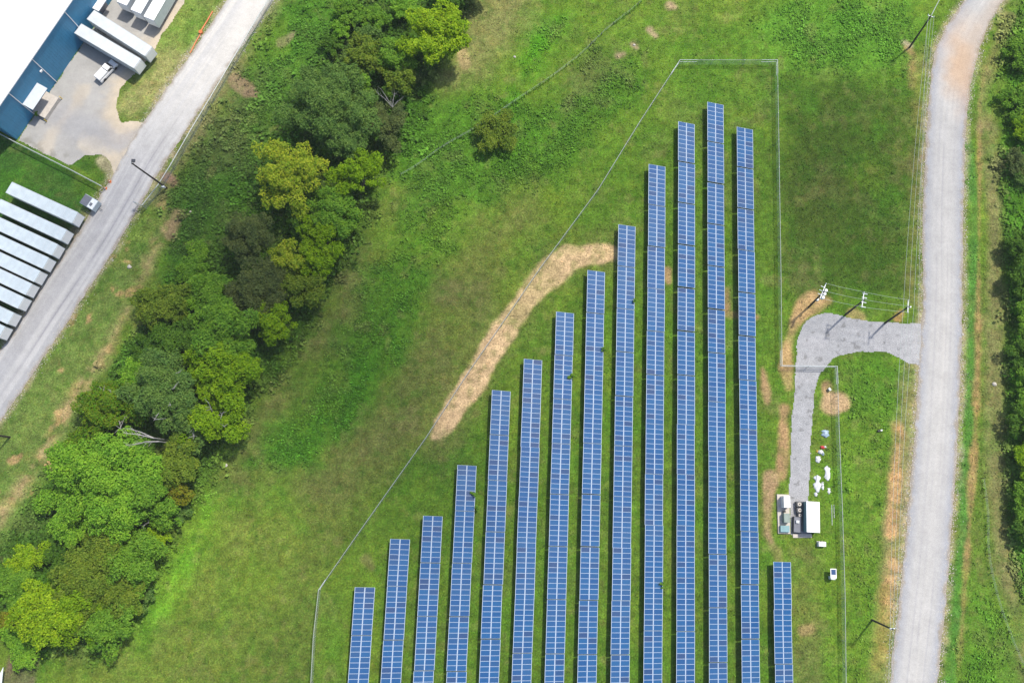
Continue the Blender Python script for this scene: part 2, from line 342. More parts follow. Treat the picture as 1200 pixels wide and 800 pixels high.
# meadow below the hedgerow
m = pm([(60, 800), (170, 730), (240, 600), (330, 560), (430, 560), (375, 690), (366, 900), (0, 900)], 6, 1.5); blend(m, c3(120, 136, 66)); W = W*(1-m)+m*0.15
m = pm([(190, 660), (240, 560), (270, 600), (210, 700), (150, 780)], 5, 1.5); blend(m*0.7, c3(116, 162, 56)); W = np.maximum(W, m*0.5)
m = pm([(380, 700), (366, 900), (200, 900), (290, 760), (340, 660)], 8, 2.5); blend(m*0.55, c3(98, 118, 56))
m = pm([(500, 520), (430, 620), (376, 690), (370, 820), (310, 800), (330, 700), (390, 610), (450, 530)], 5, 2.0); blend(m*0.7, c3(102, 118, 60))
m = pm([(190, 700), (215, 640), (225, 600), (250, 600), (235, 650), (200, 720), (175, 740)], 4, 1.4); blend(m*0.85, c3(122, 176, 56)); W = np.maximum(W, m*0.4)
# mown brownish strips
for uv, wd in (([(560, 330), (500, 440), (440, 520), (380, 560)], 6), ([(440, 300), (390, 390), (330, 470), (280, 560)], 4), ([(600, 250), (560, 300), (520, 330)], 5), ([(470, 250), (520, 190)], 4)):
    m = lm(uv, wd, 4, 1.0); blend(m*0.75, c3(114, 120, 66)); W *= 1-0.6*m
# lush weeds right of the hedgerow
m = pm([(420, 330), (470, 240), (440, 200), (490, 100), (570, 110), (640, 120), (700, 60), (760, 60), (740, 120), (660, 200), (560, 250), (520, 330), (460, 430), (420, 500), (330, 560), (300, 540), (380, 430)], 4, 1.8)
lush = m; blend(m*0.85, c3(88, 132, 46)); W = np.maximum(W, m*0.9)
m = pm([(440, 400), (500, 330), (440, 470), (350, 540), (300, 540)], 4, 1.8); blend(m*0.7, c3(80, 134, 40)); W = np.maximum(W, m)
m = pm([(620, 30), (670, 20), (650, 60), (600, 110)], 4, 1.5); blend(m*0.8, c3(85, 158, 30)); W = np.maximum(W, m)
# top: pale dry grass
m = pm([(545, -30), (640, -20), (600, 60), (520, 110), (500, 90), (540, 60)], 4, 1.5); blend(m*0.8, c3(150, 150, 92)); W *= 1-0.6*m
m = pm([(640, 60), (760, -30), (900, -30), (1100, -30), (1090, 30), (800, 60), (740, 80)], 5, 1.5); blend(m*0.5, c3(116, 145, 62))
m = pm([(930, -10), (1080, -10), (1060, 90), (950, 90), (860, 50)], 6, 2); blend(m*0.7, c3(104, 160, 60)); W = np.maximum(W, m*0.8)
m = pm([(650, 90), (720, 60), (730, 90), (660, 140)], 3, 2); blend(m*0.5, c3(120, 118, 75))
# right field outside the fence
m = pm([(915, 90), (1060, 95), (1082, 180), (1072, 350), (940, 350), (914, 330)], 4, 1.5); blend(m*0.9, c3(82, 108, 46)); W = W*(1-m)+m*0.35  # green darkened: some cloud shade put into the field colour
m = pm([(925, 180), (1000, 170), (990, 260), (925, 300)], 6, 2); blend(m*0.6, c3(86, 98, 52))
m = pm([(985, 420), (1060, 425), (1050, 560), (1035, 700), (1030, 800), (1010, 900), (990, 900), (985, 600)], 3, 1.2); blend(m*0.8, c3(112, 146, 56)); W = W*(1-m)+m*0.5
m = pm([(990, 425), (1055, 428), (1052, 480), (995, 500)], 4, 1.2); blend(m*0.7, c3(90, 132, 50))
m = lm([(975, 560), (972, 640), (965, 760), (960, 860)], 3.5, 3, 1); blend(m*0.6, c3(108, 150, 50))
m = lm([(945, 655), (945, 720), (950, 800)], 2.6, 2, 1.2); blend(m*0.6, c3(122, 122, 74))
# solar field
m = pm([(366, 900), (376, 695), (550, 440), (630, 325), (795, 80), (905, 80), (910, 420), (915, 900)], 2, 0.6); blend(m*0.7, c3(96, 128, 50)); W = W*(1-m)+m*0.2
m = pm([(460, 560), (560, 560), (540, 470), (500, 520)], 3, 1.2); blend(m*0.7, c3(80, 112, 50))
m = pm([(790, 80), (905, 80), (905, 140), (860, 110), (760, 150)], 3, 1.2); blend(m*0.6, c3(112, 142, 62))
# left of the hedgerow
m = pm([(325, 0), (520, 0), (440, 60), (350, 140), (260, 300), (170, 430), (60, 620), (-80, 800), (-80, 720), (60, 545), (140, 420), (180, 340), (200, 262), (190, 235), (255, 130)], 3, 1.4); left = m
blend(m*0.9, c3(82, 114, 50)); W = np.maximum(W, m*0.85)  # weed green darkened: cloud shade painted into the ground colour
m = pm([(330, 0), (420, 0), (380, 60), (300, 150), (260, 130)], 5, 1.6); blend(m*0.7, c3(96, 138, 58))
m = pm([(250, 100), (310, 90), (290, 200), (230, 190)], 5, 2); blend(m*0.55, c3(112, 118, 72))
m = pm([(250, 170), (300, 200), (230, 310), (200, 330), (190, 260)], 5, 2); blend(m*0.5, c3(58, 88, 44))  # darkest patch of the painted cloud shade
m = pm([(195, 240), (190, 300), (140, 400), (80, 520), (-60, 740), (-60, 560), (0, 496), (62, 404), (132, 298), (160, 250)], 1.6, 0.8); verge = m
blend(m*0.9, c3(124, 142, 86)); W = W*(1-m)+m*0.12
m = lm([(196, 262), (178, 300), (158, 345), (130, 400), (96, 450), (60, 510), (25, 570), (-30, 650)], 1.2, 1.6, 0.7); blend(m*0.8*sstep(0.3, 0.55, n_fin), c3(196, 168, 126))
m = lm([(185, 235), (215, 180), (262, 105), (310, 35), (335, -10)], 1.0, 1.2, 0.6); blend(m*0.6, c3(150, 142, 100))
m = pm([(210, 20), (268, 0), (268, -60), (240, -60)], 2, 0.6); blend(m, c3(140, 160, 92))
m = pm([(213, 2), (203, 24), (189, 42), (184, 58), (168, 80), (144, 104), (138, 125), (144, 138), (160, 141), (178, 126), (200, 98), (236, 45), (268, -2), (262, -60)], 0.8, 0.35); blend(m, c3(142, 160, 92)); W = W*(1-m)+0.1*m
m2 = pm([(184, 62), (168, 85), (140, 110), (140, 138), (162, 140), (200, 98), (215, 70)], 2, 1.2); blend(m2*0.55, c3(186, 172, 122))
# lawn by the trailers, patch by the gate
m = pm([(-60, 130), (18, 166), (50, 182), (125, 222), (110, 240), (90, 262), (0, 420), (-60, 500)], 1.2, 0.35); blend(m, c3(68, 108, 50)); W = W*(1-m)+0.05*m
m = pm([(22, 190), (60, 205), (80, 225), (40, 215)], 2, 1); blend(m*0.4, c3(112, 128, 76))
m = lm([(110, 245), (93, 262), (80, 285), (58, 318), (38, 350), (15, 388)], 1.7, 0.9, 0.5); blend(m*0.8, c3(150, 140, 122))
m = pm([(84, 192), (100, 181), (117, 180), (130, 192), (134, 210), (126, 217), (105, 207)], 0.5, 0.2); blend(m, c3(78, 118, 52))
# hedgerow floor
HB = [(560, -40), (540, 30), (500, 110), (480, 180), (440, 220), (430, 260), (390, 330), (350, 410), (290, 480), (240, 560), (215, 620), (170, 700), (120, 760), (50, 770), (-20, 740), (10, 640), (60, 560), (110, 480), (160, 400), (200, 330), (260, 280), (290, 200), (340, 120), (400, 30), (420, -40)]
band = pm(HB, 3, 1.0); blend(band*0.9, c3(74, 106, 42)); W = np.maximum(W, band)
# right of the right-hand road
m = pm([(1150, 60), (1160, 130), (1150, 250), (1150, 500), (1135, 650), (1120, 800), (1115, 900), (1300, 900), (1300, -60), (1230, -60), (1180, 20)], 1.5, 0.6); blend(m, c3(112, 136, 62)); W = W*(1-m)+0.4*m
m = pm([(1168, 40), (1178, 100), (1172, 200), (1178, 300), (1182, 380), (1182, 480), (1180, 600), (1195, 700), (1300, 760), (1300, 0), (1215, -20)], 1.6, 1.0); blend(m*0.9, c3(86, 136, 40)); W = np.maximum(W, m); scrub = m
m = lm([(1133, 170), (1141, 240), (1141, 330), (1140, 420), (1137, 480), (1133, 560), (1128, 640), (1122, 720), (1112, 800)], 1.3, 0.7, 0.3); blend(m*0.8, c3(92, 146, 78))
m = lm([(1155, 80), (1148, 120), (1148, 200), (1147, 300), (1146, 420), (1143, 500), (1137, 600), (1131, 680), (1124, 780)], 0.45, 0.5, 0.35); blend(m*0.75, c3(190, 152, 105))
m = lm([(1180, 20), (1165, 60), (1152, 100), (1149, 150)], 1.2, 1.2, 0.7); blend(m*0.6, c3(176, 160, 115))
m = lm([(1160, 150), (1163, 250), (1166, 330), (1167, 420), (1166, 520), (1168, 600), (1180, 680), (1200, 760), (1230, 850)], 1.7, 1.2, 0.6); blend(m*0.75, c3(148, 142, 96)); W *= 1-0.6*m
m = pm([(1130, 680), (1180, 700), (1200, 800), (1200, 900), (1110, 900)], 4, 2); blend(m*0.6, c3(96, 150, 48)); W = np.maximum(W, m*0.8)
# verge left of the right-hand road
m = lm([(1082, 60), (1076, 110), (1073, 200), (1068, 300), (1066, 350)], 1.1, 1.2, 0.6); blend(m*0.5, c3(150, 140, 84))
m = lm([(1071, 60), (1068, 80), (1069, 100)], 0.7, 0.8, 0.5); blend(m*0.7, c3(192, 166, 110))
m = lm([(1070, 435), (1060, 520), (1052, 600), (1046, 680), (1040, 740), (1034, 800), (1030, 860)], 2.4, 1.2, 0.5); blend(m*0.7, c3(160, 152, 104)); W *= 1-0.7*m
m = lm([(1054, 500), (1049, 560), (1047, 590), (1045, 625)], 1.0, 0.8, 0.4); blend(m*0.85, c3(214, 172, 122))
m = lm([(1047, 650), (1044, 700), (1040, 745), (1036, 770)], 1.3, 0.9, 0.4); blend(m*0.85, c3(218, 178, 128))
m = lm([(1036, 690), (1032, 740), (1026, 780)], 0.9, 0.9, 0.4); blend(m*0.6, c3(196, 156, 96))
# tan gravelly margins of both roads
for R_ in (RR_L, RR_R, RL_L[1:-1], RL_R):
    m = lm(R_, 0.9, 0.7, 0.25); blend(m*0.65*sstep(0.3, 0.55, n_fin+0.1), c3(196, 180, 150)); W *= 1-0.7*m
# bare earth
def dirt_mask(path, wid, amp=0.45):
    P = pts(path); d = np.full(X.shape, 1e9)
    for i in range(len(P)-1):
        a = P[i]; b = P[i+1]; e = b-a; t = np.clip(((X-a[0])*e[0]+(Y-a[1])*e[1])/(e@e), 0, 1)
        dd = np.hypot(X-a[0]-e[0]*t, Y-a[1]-e[1]*t) - (wid[i]+(wid[i+1]-wid[i])*t); d = np.minimum(d, dd)
    return 1-sstep(-0.5, 0.5, d + n_edge*amp)
tuft = 1-0.3*sstep(0.56, 0.66, fbm(X, Y, 1.4, 3, 77))
m = dirt_mask(*DIRT[0]); blend(m*tuft, c3(238, 204, 156)); W *= 1-0.93*m; BARE = np.maximum(BARE, m*tuft)
m = lm(DIRT[0][0], 4.6, 2, 0.8)*(1-m); blend(m*0.35, c3(140, 140, 80))
for pth, wd, cc in (([(970, 352), (955, 355), (942, 362), (933, 376), (927, 392), (922, 412), (921, 430), (924, 452)], [1.0, 2.2, 1.8, 1.4, 1.0, 1.3, 1.2, .5], (212, 176, 124)),
                    ([(999, 367), (1008, 371)], [1.2, 0.9], (210, 176, 124)), ([(1052, 372), (1056, 366)], [0.8, 0.5], (196, 156, 100)),
                    ([(976, 472), (984, 470)], [2.6, 2.2], (218, 184, 142)), ([(968, 452), (966, 460)], [1.2, 0.8], (190, 156, 116)),
                    ([(919, 480), (918, 520), (916, 556)], [.9, 1.1, .7], (196, 160, 116)), ([(903, 560), (899, 590), (900, 625), (905, 640)], [1.3, .8, .8, .6], (186, 156, 118)),
                    ([(893, 432), (897, 455), (899, 470)], [.5, .7, .4], (192, 158, 116)), ([(940, 738), (950, 736)], [1.0, .7], (190, 156, 116)),
                    ([(910, 645), (915, 665)], [.8, .4], (170, 150, 100)), ([(782, 318), (784, 330)], [.8, .4], (186, 156, 112)), ([(852, 340), (851, 368), (887, 372)], [.6, .8, .5], (180, 150, 106)),
                    ([(786, 7), (792, 9)], [1.1, .8], (206, 180, 140)), ([(762, 35), (768, 42)], [.6, .4], (200, 176, 140)), ([(742, 52), (746, 56)], [.5, .3], (206, 180, 150)),
                    ([(724, 66), (730, 64)], [.8, .5], (186, 166, 130)), ([(1064, 57), (1068, 62)], [.7, .5], (206, 176, 120)), ([(28, 776), (22, 800)], [3.0, 3.2], (128, 104, 92)), ([(55, 648), (62, 640)], [1.5, .8], (120, 104, 84)),
                    ([(430, 655), (436, 665)], [.8, .5], (130, 130, 78)), ([(330, 50), (345, 40)], [1.0, .6], (165, 146, 118)), ([(275, 95), (290, 105), (300, 112)], [1.6, 1.8, .8], (160, 138, 108)),
                    ([(196, 208), (205, 215)], [1.4, .8], (160, 128, 110)), ([(208, 252), (200, 275)], [1.2, 1.2], (160, 140, 104)), ([(540, 60), (545, 75)], [1.2, 1.0], (192, 172, 120)),
                    ([(120, 188), (128, 200), (134, 212)], [1.0, .9, .9], (214, 196, 168)), ([(1060, 50), (1068, 54)], [.5, .5], (210, 196, 160))):
    m = dirt_mask(pth, wd, 0.30); blend(m*(0.9*tuft+0.1)*0.95, c3(*cc)); W *= 1-0.9*m; BARE = np.maximum(BARE, m)
# small scattered bare spots along the verge
spots = 1-sstep(0.24, 0.32, fbm(X, Y, 3.2, 3, 71)); blend(spots*verge*0.8, c3(200, 166, 118)); blend(spots*(1-verge)*0.25, c3(150, 140, 92))
# sward variation: greener and drier flecks
blend(sstep(0.54, 0.72, n_mid)*0.35*(1-verge*0.5), c3(88, 140, 42)); blend(sstep(0.56, 0.70, fbm(X, Y, 6, 4, 31))*0.2, c3(132, 134, 82))
blend(sstep(0.58, 0.72, fbm(X, Y, 14, 3, 37))*0.3, c3(128, 146, 60))
wn = RNG.uniform(0, 1, X.shape); C *= (0.80+0.40*n_fin[..., None])*(0.90+0.20*wn[..., None])
blend(sstep(0.66, 0.74, fbm(X, Y, 2.2, 4, 55))*0.18*(W < 0.6)*(1-BARE), c3(150, 142, 92))
blend(sstep(0.60, 0.70, fbm(X, Y, 1.6, 3, 57))*0.35*(1-BARE*0.8), c3(66, 112, 34))
far = np.maximum(np.maximum(-130-X, X-118), np.maximum(-48-Y, Y-128))
z = np.zeros(X.shape)
verts = np.stack([X, Y, z], -1).reshape(-1, 3)
idx = np.arange(nx*ny).reshape(ny, nx)
quads = np.stack([idx[:-1, :-1], idx[:-1, 1:], idx[1:, 1:], idx[1:, :-1]], -1).reshape(-1, 4)
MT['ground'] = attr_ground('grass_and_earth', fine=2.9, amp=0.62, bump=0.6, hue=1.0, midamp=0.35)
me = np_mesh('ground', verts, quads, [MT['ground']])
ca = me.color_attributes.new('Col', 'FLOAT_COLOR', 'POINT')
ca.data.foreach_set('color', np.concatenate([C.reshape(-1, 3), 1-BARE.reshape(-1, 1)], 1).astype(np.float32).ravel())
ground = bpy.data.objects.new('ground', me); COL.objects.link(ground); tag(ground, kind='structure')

# ------------------------------------------------------------------ roads
def resample(P, step):
    seg = np.linalg.norm(np.diff(P, axis=0), axis=1); t = np.concatenate([[0], np.cumsum(seg)]); n = int(t[-1]/step)
    q = np.linspace(0, t[-1], n+1)
    o = np.stack([np.interp(q, t, P[:, 0]), np.interp(q, t, P[:, 1])], 1)
    k = np.ones(9)/9; pad = np.pad(o, ((4, 4), (0, 0)), mode='reflect', reflect_type='odd')
    return np.stack([np.convolve(pad[:, 0], k, 'valid'), np.convolve(pad[:, 1], k, 'valid')], 1), q
def road(name, Lp, Rp, z, colfun, cross=34, seed=0):
    a, q = resample(pts(Lp), 0.6); b, _ = resample(pts(Rp), 0.6); n = min(len(a), len(b))
    ii = np.linspace(0, 1, n); a = np.stack([np.interp(ii, np.linspace(0, 1, len(a)), a[:, k]) for k in (0, 1)], 1); b = np.stack([np.interp(ii, np.linspace(0, 1, len(b)), b[:, k]) for k in (0, 1)], 1)
    s = np.linspace(0, 1, cross); sv, tv = np.meshgrid(s, np.arange(n)*0.6)
    wob = (fbm(tv, sv*0+3, 1.6, 3, seed)-0.5)*0.075; wob2 = (fbm(tv, sv*0+9, 1.6, 3, seed+50)-0.5)*0.075
    ss = np.where(sv < 0.15, sv+wob*(0.15-sv)/0.15, np.where(sv > 0.85, sv+wob2*(sv-0.85)/0.15, sv))
    P = a[:, None, :]*(1-ss[..., None]) + b[:, None, :]*ss[..., None]
    crown = z + 0.06*np.sin(np.pi*sv)
    vv = np.concatenate([P, crown[..., None]], -1).reshape(-1, 3); ix = np.arange(n*cross).reshape(n, cross)
    qd = np.stack([ix[:-1, :-1], ix[:-1, 1:], ix[1:, 1:], ix[1:, :-1]], -1).reshape(-1, 4)
    me = np_mesh(name, vv, qd, [MT['gravel']], smooth=True)
    if me.polygons[0].normal.z < 0: me.flip_normals()
    cc = colfun(sv, tv, P[..., 0], P[..., 1]).reshape(-1, 3); ca = me.color_attributes.new('Col', 'FLOAT_COLOR', 'POINT')
    ca.data.foreach_set('color', np.concatenate([cc, np.ones((len(cc), 1))], 1).astype(np.float32).ravel())
    o = bpy.data.objects.new(name, me); COL.objects.link(o); return tag(o, kind='structure')
MT['gravel'] = attr_ground('crushed_limestone', fine=7, amp=0.2, bump=0.15, mid=1.2, midamp=0.06)
MT['gravel_coarse'] = attr_ground('coarse_grey_gravel', fine=4.5, amp=0.34, bump=0.6, mid=1.0, midamp=0.08)
def mixc(a, b, m): return a*(1-m[..., None]) + b*m[..., None]
def right_col(s, t, x, y):
    c = np.broadcast_to(c3(205, 204, 203), s.shape+(3,)).copy()
    streak = fbm(s*26, t*0.03, 1.6, 3, 3); c = mixc(c, c3(224, 221, 216), (0.45+0.45*sstep(0.35, 0.65, streak))*np.exp(-((s-0.5)/0.27)**2)*sstep(0.2, 0.7, fbm(x, y, 20, 3, 31)+.25))
    for s0 in (0.36, 0.47, 0.60, 0.70): c = mixc(c, c3(188, 188, 192), np.exp(-((s-s0-0.02*np.sin(t*0.02+s0*9))/0.016)**2)*0.55*sstep(0.3, 0.6, fbm(x, y*0.3, 6, 3, int(s0*100))))
    c = mixc(c, c3(184, 187, 196), sstep(0.3, 0.0, s)*0.8+sstep(0.74, 0.95, s)*0.8)
    d = np.hypot(x-G(1130, 76)[0], (y-G(1130, 76)[1])*0.45); c = mixc(c, c3(228, 182, 132), (1-sstep(0.5, 7, d+(fbm(x, y, 3, 3, 8)-.5)*3))*0.65)
    c = mixc(c, c3(218, 202, 184), sstep(G(1100, 130)[1], G(1100, 10)[1], y)*sstep(0.45, 0.9, s)*0.7)
    e_ = np.minimum(s, 1-s); c = mixc(c, c3(178, 164, 140), sstep(0.10, 0.0, e_+(fbm(x, y, 1.2, 3, 66)-.5)*.16)*0.8)
    return c*(0.88+0.24*fbm(x, y, 2, 4, 2)[..., None])
def left_col(s, t, x, y):
    c = np.broadcast_to(c3(200, 200, 202), s.shape+(3,)).copy()
    up = sstep(G(100, 250)[1], G(280, 20)[1], y); c = mixc(c, c3(246, 242, 234), up*0.95)  # paler up the road: strong sunlight painted into the gravel colour
    streak = fbm(s*24, t*0.03, 1.6, 3, 13); c = mixc(c, c3(224, 223, 222), sstep(0.42, 0.65, streak)*0.8)
    ln = np.exp(-((s-0.63-0.04*np.sin(t*0.03))/0.012)**2)*sstep(0.35, 0.6, fbm(x, y, 5, 3, 4)+0.1); c = mixc(c, c3(160, 158, 166), ln*0.6*(1-up))
    e_ = np.minimum(s, 1-s); c = mixc(c, c3(180, 168, 150), sstep(0.09, 0.0, e_+(fbm(x, y, 1.2, 3, 67)-.5)*.16)*0.8)
    return c*(0.88+0.24*fbm(x, y, 2, 4, 12)[..., None])
road('right_gravel_road', RR_L, RR_R, 0.035, right_col, seed=3)
road('left_gravel_road', RL_L, RL_R, 0.035, left_col, seed=23)
def sheet(name, uv, z, mat, colfun, step=0.5, wob=0.5, seed=0):
    P = pts(uv); x0, y0 = P.min(0)-1; x1, y1 = P.max(0)+1
    ax = np.arange(x0, x1, step); ay = np.arange(y0, y1, step); XX, YY = np.meshgrid(ax, ay)
    sdv = poly_sd(XX, YY, P) + (fbm(XX, YY, 2.5, 4, seed)-0.5)*2*wob
    ix = np.arange(XX.size).reshape(XX.shape); ok = sdv < 0
    cell = ok[:-1, :-1] & ok[:-1, 1:] & ok[1:, 1:] & ok[1:, :-1]
    qd = np.stack([ix[:-1, :-1][cell], ix[:-1, 1:][cell], ix[1:, 1:][cell], ix[1:, :-1][cell]], -1)
    used, inv = np.unique(qd, return_inverse=True); qd = inv.reshape(-1, 4)
    xs = XX.ravel()[used]; ys = YY.ravel()[used]; vv = np.stack([xs, ys, np.full(len(xs), z)], 1)
    me = np_mesh(name, vv, qd, [mat]); cc = colfun(xs, ys); ca = me.color_attributes.new('Col', 'FLOAT_COLOR', 'POINT')
    ca.data.foreach_set('color', np.concatenate([cc, np.ones((len(cc), 1))], 1).astype(np.float32).ravel())
    o = bpy.data.objects.new(name, me); COL.objects.link(o); return tag(o, kind='structure')
def yard_col(x, y):
    c = np.broadcast_to(c3(200, 198, 194), x.shape+(3,)).copy()
    d = line_d(x, y, pts([(150, 150), (168, 120), (180, 100), (205, 30)]))
    c = mixc(c, c3(232, 214, 188), (1-sstep(1, 9, d+(fbm(x, y, 4, 4, 3)-.5)*8))*0.85)
    d = line_d(x, y, pts([(100, 105), (60, 160), (55, 172)])); c = mixc(c, c3(222, 210, 192), (1-sstep(0.3, 2.2, d+(fbm(x, y, 3, 4, 6)-.5)*3))*0.7)
    d = np.hypot(x-G(106, 168)[0], y-G(106, 168)[1]); c = mixc(c, c3(228, 216, 196), (1-sstep(1, 3, d+(fbm(x, y, 3, 4, 7)-.5)*4))*0.8)
    d = line_d(x, y, pts([(22, 166), (50, 182), (85, 195)])); c = mixc(c, c3(150, 146, 132), (1-sstep(0.5, 3.2, d))*0.6*sstep(0.4, 0.6, fbm(x, y, 1.4, 3, 9)))
    d = line_d(x, y, pts([(60, 130), (95, 150), (130, 165), (160, 165)])); c = mixc(c, c3(186, 187, 192), (1-sstep(1, 5, d))*0.5)
    d = line_d(x, y, pts([(215, 5), (205, 22), (190, 42), (182, 60), (166, 80), (141, 104), (135, 125), (143, 142), (165, 142), (186, 135), (165, 170), (136, 207), (129, 190)]))
    c = mixc(c, c3(236, 220, 194), (1-sstep(0.4, 3.6, d+(fbm(x, y, 3, 4, 13)-.5)*5))*0.85)
    return c*(0.86+0.28*fbm(x, y, 2.2, 5, 2)[..., None])
sheet('truck_yard', YARD, 0.018, MT['gravel'], yard_col, 0.22, 0.45, 41)
def loop_col(x, y):
    c = np.broadcast_to(c3(192, 193, 196), x.shape+(3,)).copy()
    c = mixc(c, c3(200, 200, 203), sstep(0.45, 0.65, fbm(x, y, 5, 4, 3))*0.8); c = mixc(c, c3(150, 150, 150), sstep(0.70, 0.76, fbm(x, y, 1.3, 3, 33))*0.7)
    d = line_d(x, y, pts([(1078, 380), (1078, 425)])); c = mixc(c, c3(206, 206, 208), (1-sstep(1, 5, d))*0.7)
    return c*(0.86+0.28*fbm(x, y, 0.9, 3, 2)[..., None])
sheet('gravel_loop_drive', LOOP, 0.022, MT['gravel_coarse'], loop_col, 0.2, 0.35, 51)

def road_spill():
    for name, Ls in (('loose_gravel', (RR_L, RR_R, RL_L, RL_R)),):
        P = np.concatenate([resample(pts(q), 0.6)[0] for q in Ls]); n = 9000; k = RNG.integers(0, len(P), n)
        off = RNG.normal(0, 0.55, (n, 2)); c = np.stack([P[k, 0]+off[:, 0], P[k, 1]+off[:, 1], np.full(n, 0.07)], 1)
        v, q = leaves(c, RNG.uniform(0.08, 0.26, n), 0.8, 0.9); o = bpy.data.objects.new(name, np_mesh(name, v, q, [MT['stone']])); COL.objects.link(o)
        tag(o, 'loose pale gravel spilled along the edges of both roads', 'gravel', kind='stuff')
road_spill()
# ------------------------------------------------------------------ weeds and grass tufts (uncountable ground cover)
road_sd = np.minimum(poly_sd(X, Y, np.array(list(pts(RL_L))+list(pts(RL_R))[::-1])), poly_sd(X, Y, np.array(list(pts(RR_L))+list(pts(RR_R))[::-1])))
free = (road_sd > 0.5) & (poly_sd(X, Y, pts(YARD)) > 0.3) & (poly_sd(X, Y, pts(LOOP)) > 0.3)
lawn_m = pm([(-60, 130), (18, 166), (50, 182), (125, 222), (110, 240), (90, 262), (0, 420), (-60, 500)], 1.2, 0.35)
patch = sstep(0.42, 0.58, fbm(X, Y, 5, 3, 91))
def scatter(name, n, dens, smin, smax, hmax, k, up, mat, label):
    inner = (slice(14, ny-14), slice(14, nx-14)); D = (dens*free)[inner].ravel(); D = D/D.sum()
    pick = RNG.choice(len(D), size=n, p=D); cx = X[inner].ravel()[pick]+RNG.uniform(-.25, .25, n); cy = Y[inner].ravel()[pick]+RNG.uniform(-.25, .25, n)
    cc = C[inner].reshape(-1, 3)[pick]
    sz = RNG.uniform(smin, smax, n)*RNG.uniform(0.6, 1.3, n)
    c = np.repeat(np.stack([cx, cy, np.zeros(n)], 1), k, 0); s = np.repeat(sz, k)
    off = RNG.normal(size=(n*k, 3))*s[:, None]*np.array([0.6, 0.6, 0.0]); c = c+off; c[:, 2] = RNG.uniform(0.1, 1, n*k)*s*hmax + 0.03
    v, q = leaves(c, s*RNG.uniform(0.6, 1.1, n*k), 0.7, up)
    v[:, 2] = np.maximum(v[:, 2], 0.01)
    me = np_mesh(name, v, q, [mat]); ca = me.color_attributes.new('Col', 'FLOAT_COLOR', 'POINT')
    tone = RNG.uniform(0.6, 1.35, n)[:, None]*np.array([1, 1, 1.0]); lc = np.repeat(cc*tone, k*4, 0)
    ca.data.foreach_set('color', np.concatenate([lc, np.ones((len(lc), 1))], 1).astype(np.float32).ravel())
    o = bpy.data.objects.new(name, me); COL.objects.link(o); return tag(o, label, 'weeds' if 'weed' in name else 'grass', kind='stuff')
def attr_leaf(name, gain):
    m, t, b = newmat(name); N = t.nodes.new; L = t.links.new
    at = N('ShaderNodeAttribute'); at.attribute_name = 'Col'; ge = N('ShaderNodeNewGeometry')
    mr = N('ShaderNodeMapRange'); mr.inputs[3].default_value = gain*0.75; mr.inputs[4].default_value = gain*1.25; L(ge.outputs['Random Per Island'], mr.inputs[0])
    sc = N('ShaderNodeVectorMath'); sc.operation = 'SCALE'; L(at.outputs['Color'], sc.inputs[0]); L(mr.outputs[0], sc.inputs['Scale'])
    L(sc.outputs[0], b.inputs['Base Color']); b.inputs['Roughness'].default_value = 0.7; b.inputs['Specular IOR Level'].default_value = 0.15
    tr = N('ShaderNodeBsdfTranslucent'); L(sc.outputs[0], tr.inputs[0]); mx = N('ShaderNodeMixShader'); mx.inputs[0].default_value = 0.25
    L(b.outputs[0], mx.inputs[1]); L(tr.outputs[0], mx.inputs[2]); L(mx.outputs[0], t.nodes['Material Output'].inputs[0]); return m
MT['tuft'] = attr_leaf('grass_blades', 1.35); MT['weedleaf'] = attr_leaf('weed_leaves', 1.5)
Wc = np.clip(W, 0, 1)
scatter('grass', 60000, (0.15+Wc)*(1-lawn_m*0.9)*(0.3+patch), 0.16, 0.36, 0.45, 3, 0.6, MT['tuft'], 'short rough grass growing across the fields and verges')
scatter('weeds', 42000, np.clip(Wc-0.35, 0, 1)**1.3*(0.15+patch)*(1-lawn_m), 0.24, 0.52, 0.85, 5, 0.66, MT['weedleaf'], 'leafy green weeds growing thickly beside the tree belt and roads')
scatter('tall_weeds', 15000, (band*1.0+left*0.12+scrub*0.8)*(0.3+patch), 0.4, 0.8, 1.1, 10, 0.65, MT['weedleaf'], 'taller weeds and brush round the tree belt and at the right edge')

# ------------------------------------------------------------------ solar field
SP, X0, CW, ZL, ZR = 5.981, -34.976, 3.574, 1.864, 0.671
SLOPE = math.hypot(CW, ZL-ZR); TILT = math.atan2(ZL-ZR, CW); PITCH = 0.951; ML = (SLOPE-0.03)/2
def panel_mesh():
    b = MB(); hx, hy, t = ML/2, (PITCH-0.02)/2, 0.035
    b.box(-hx, hx, -hy, hy, -t, 0, 0)
    b.f.pop(1-6); b.m.pop(1-6)                                        # open top: frame ring + glass set 3 mm down
    fx, fy = 0.075, 0.030; n = len(b.v)
    o = [(-hx, -hy, 0), (hx, -hy, 0), (hx, hy, 0), (-hx, hy, 0)]; i_ = [(-hx+fx, -hy+fy, 0), (hx-fx, -hy+fy, 0), (hx-fx, hy-fy, 0), (-hx+fx, hy-fy, 0)]
    for k in range(4): b.quad(o[k], o[(k+1) % 4], i_[(k+1) % 4], i_[k], 0)
    g = [(x, y, -0.003) for x, y, z in i_]
    for k in range(4): b.quad(i_[k], i_[(k+1) % 4], g[(k+1) % 4], g[k], 0)
    b.quad(*g, 1); return b.mesh('panel', [MT['frame'], MT['cells']])
PANEL = panel_mesh()
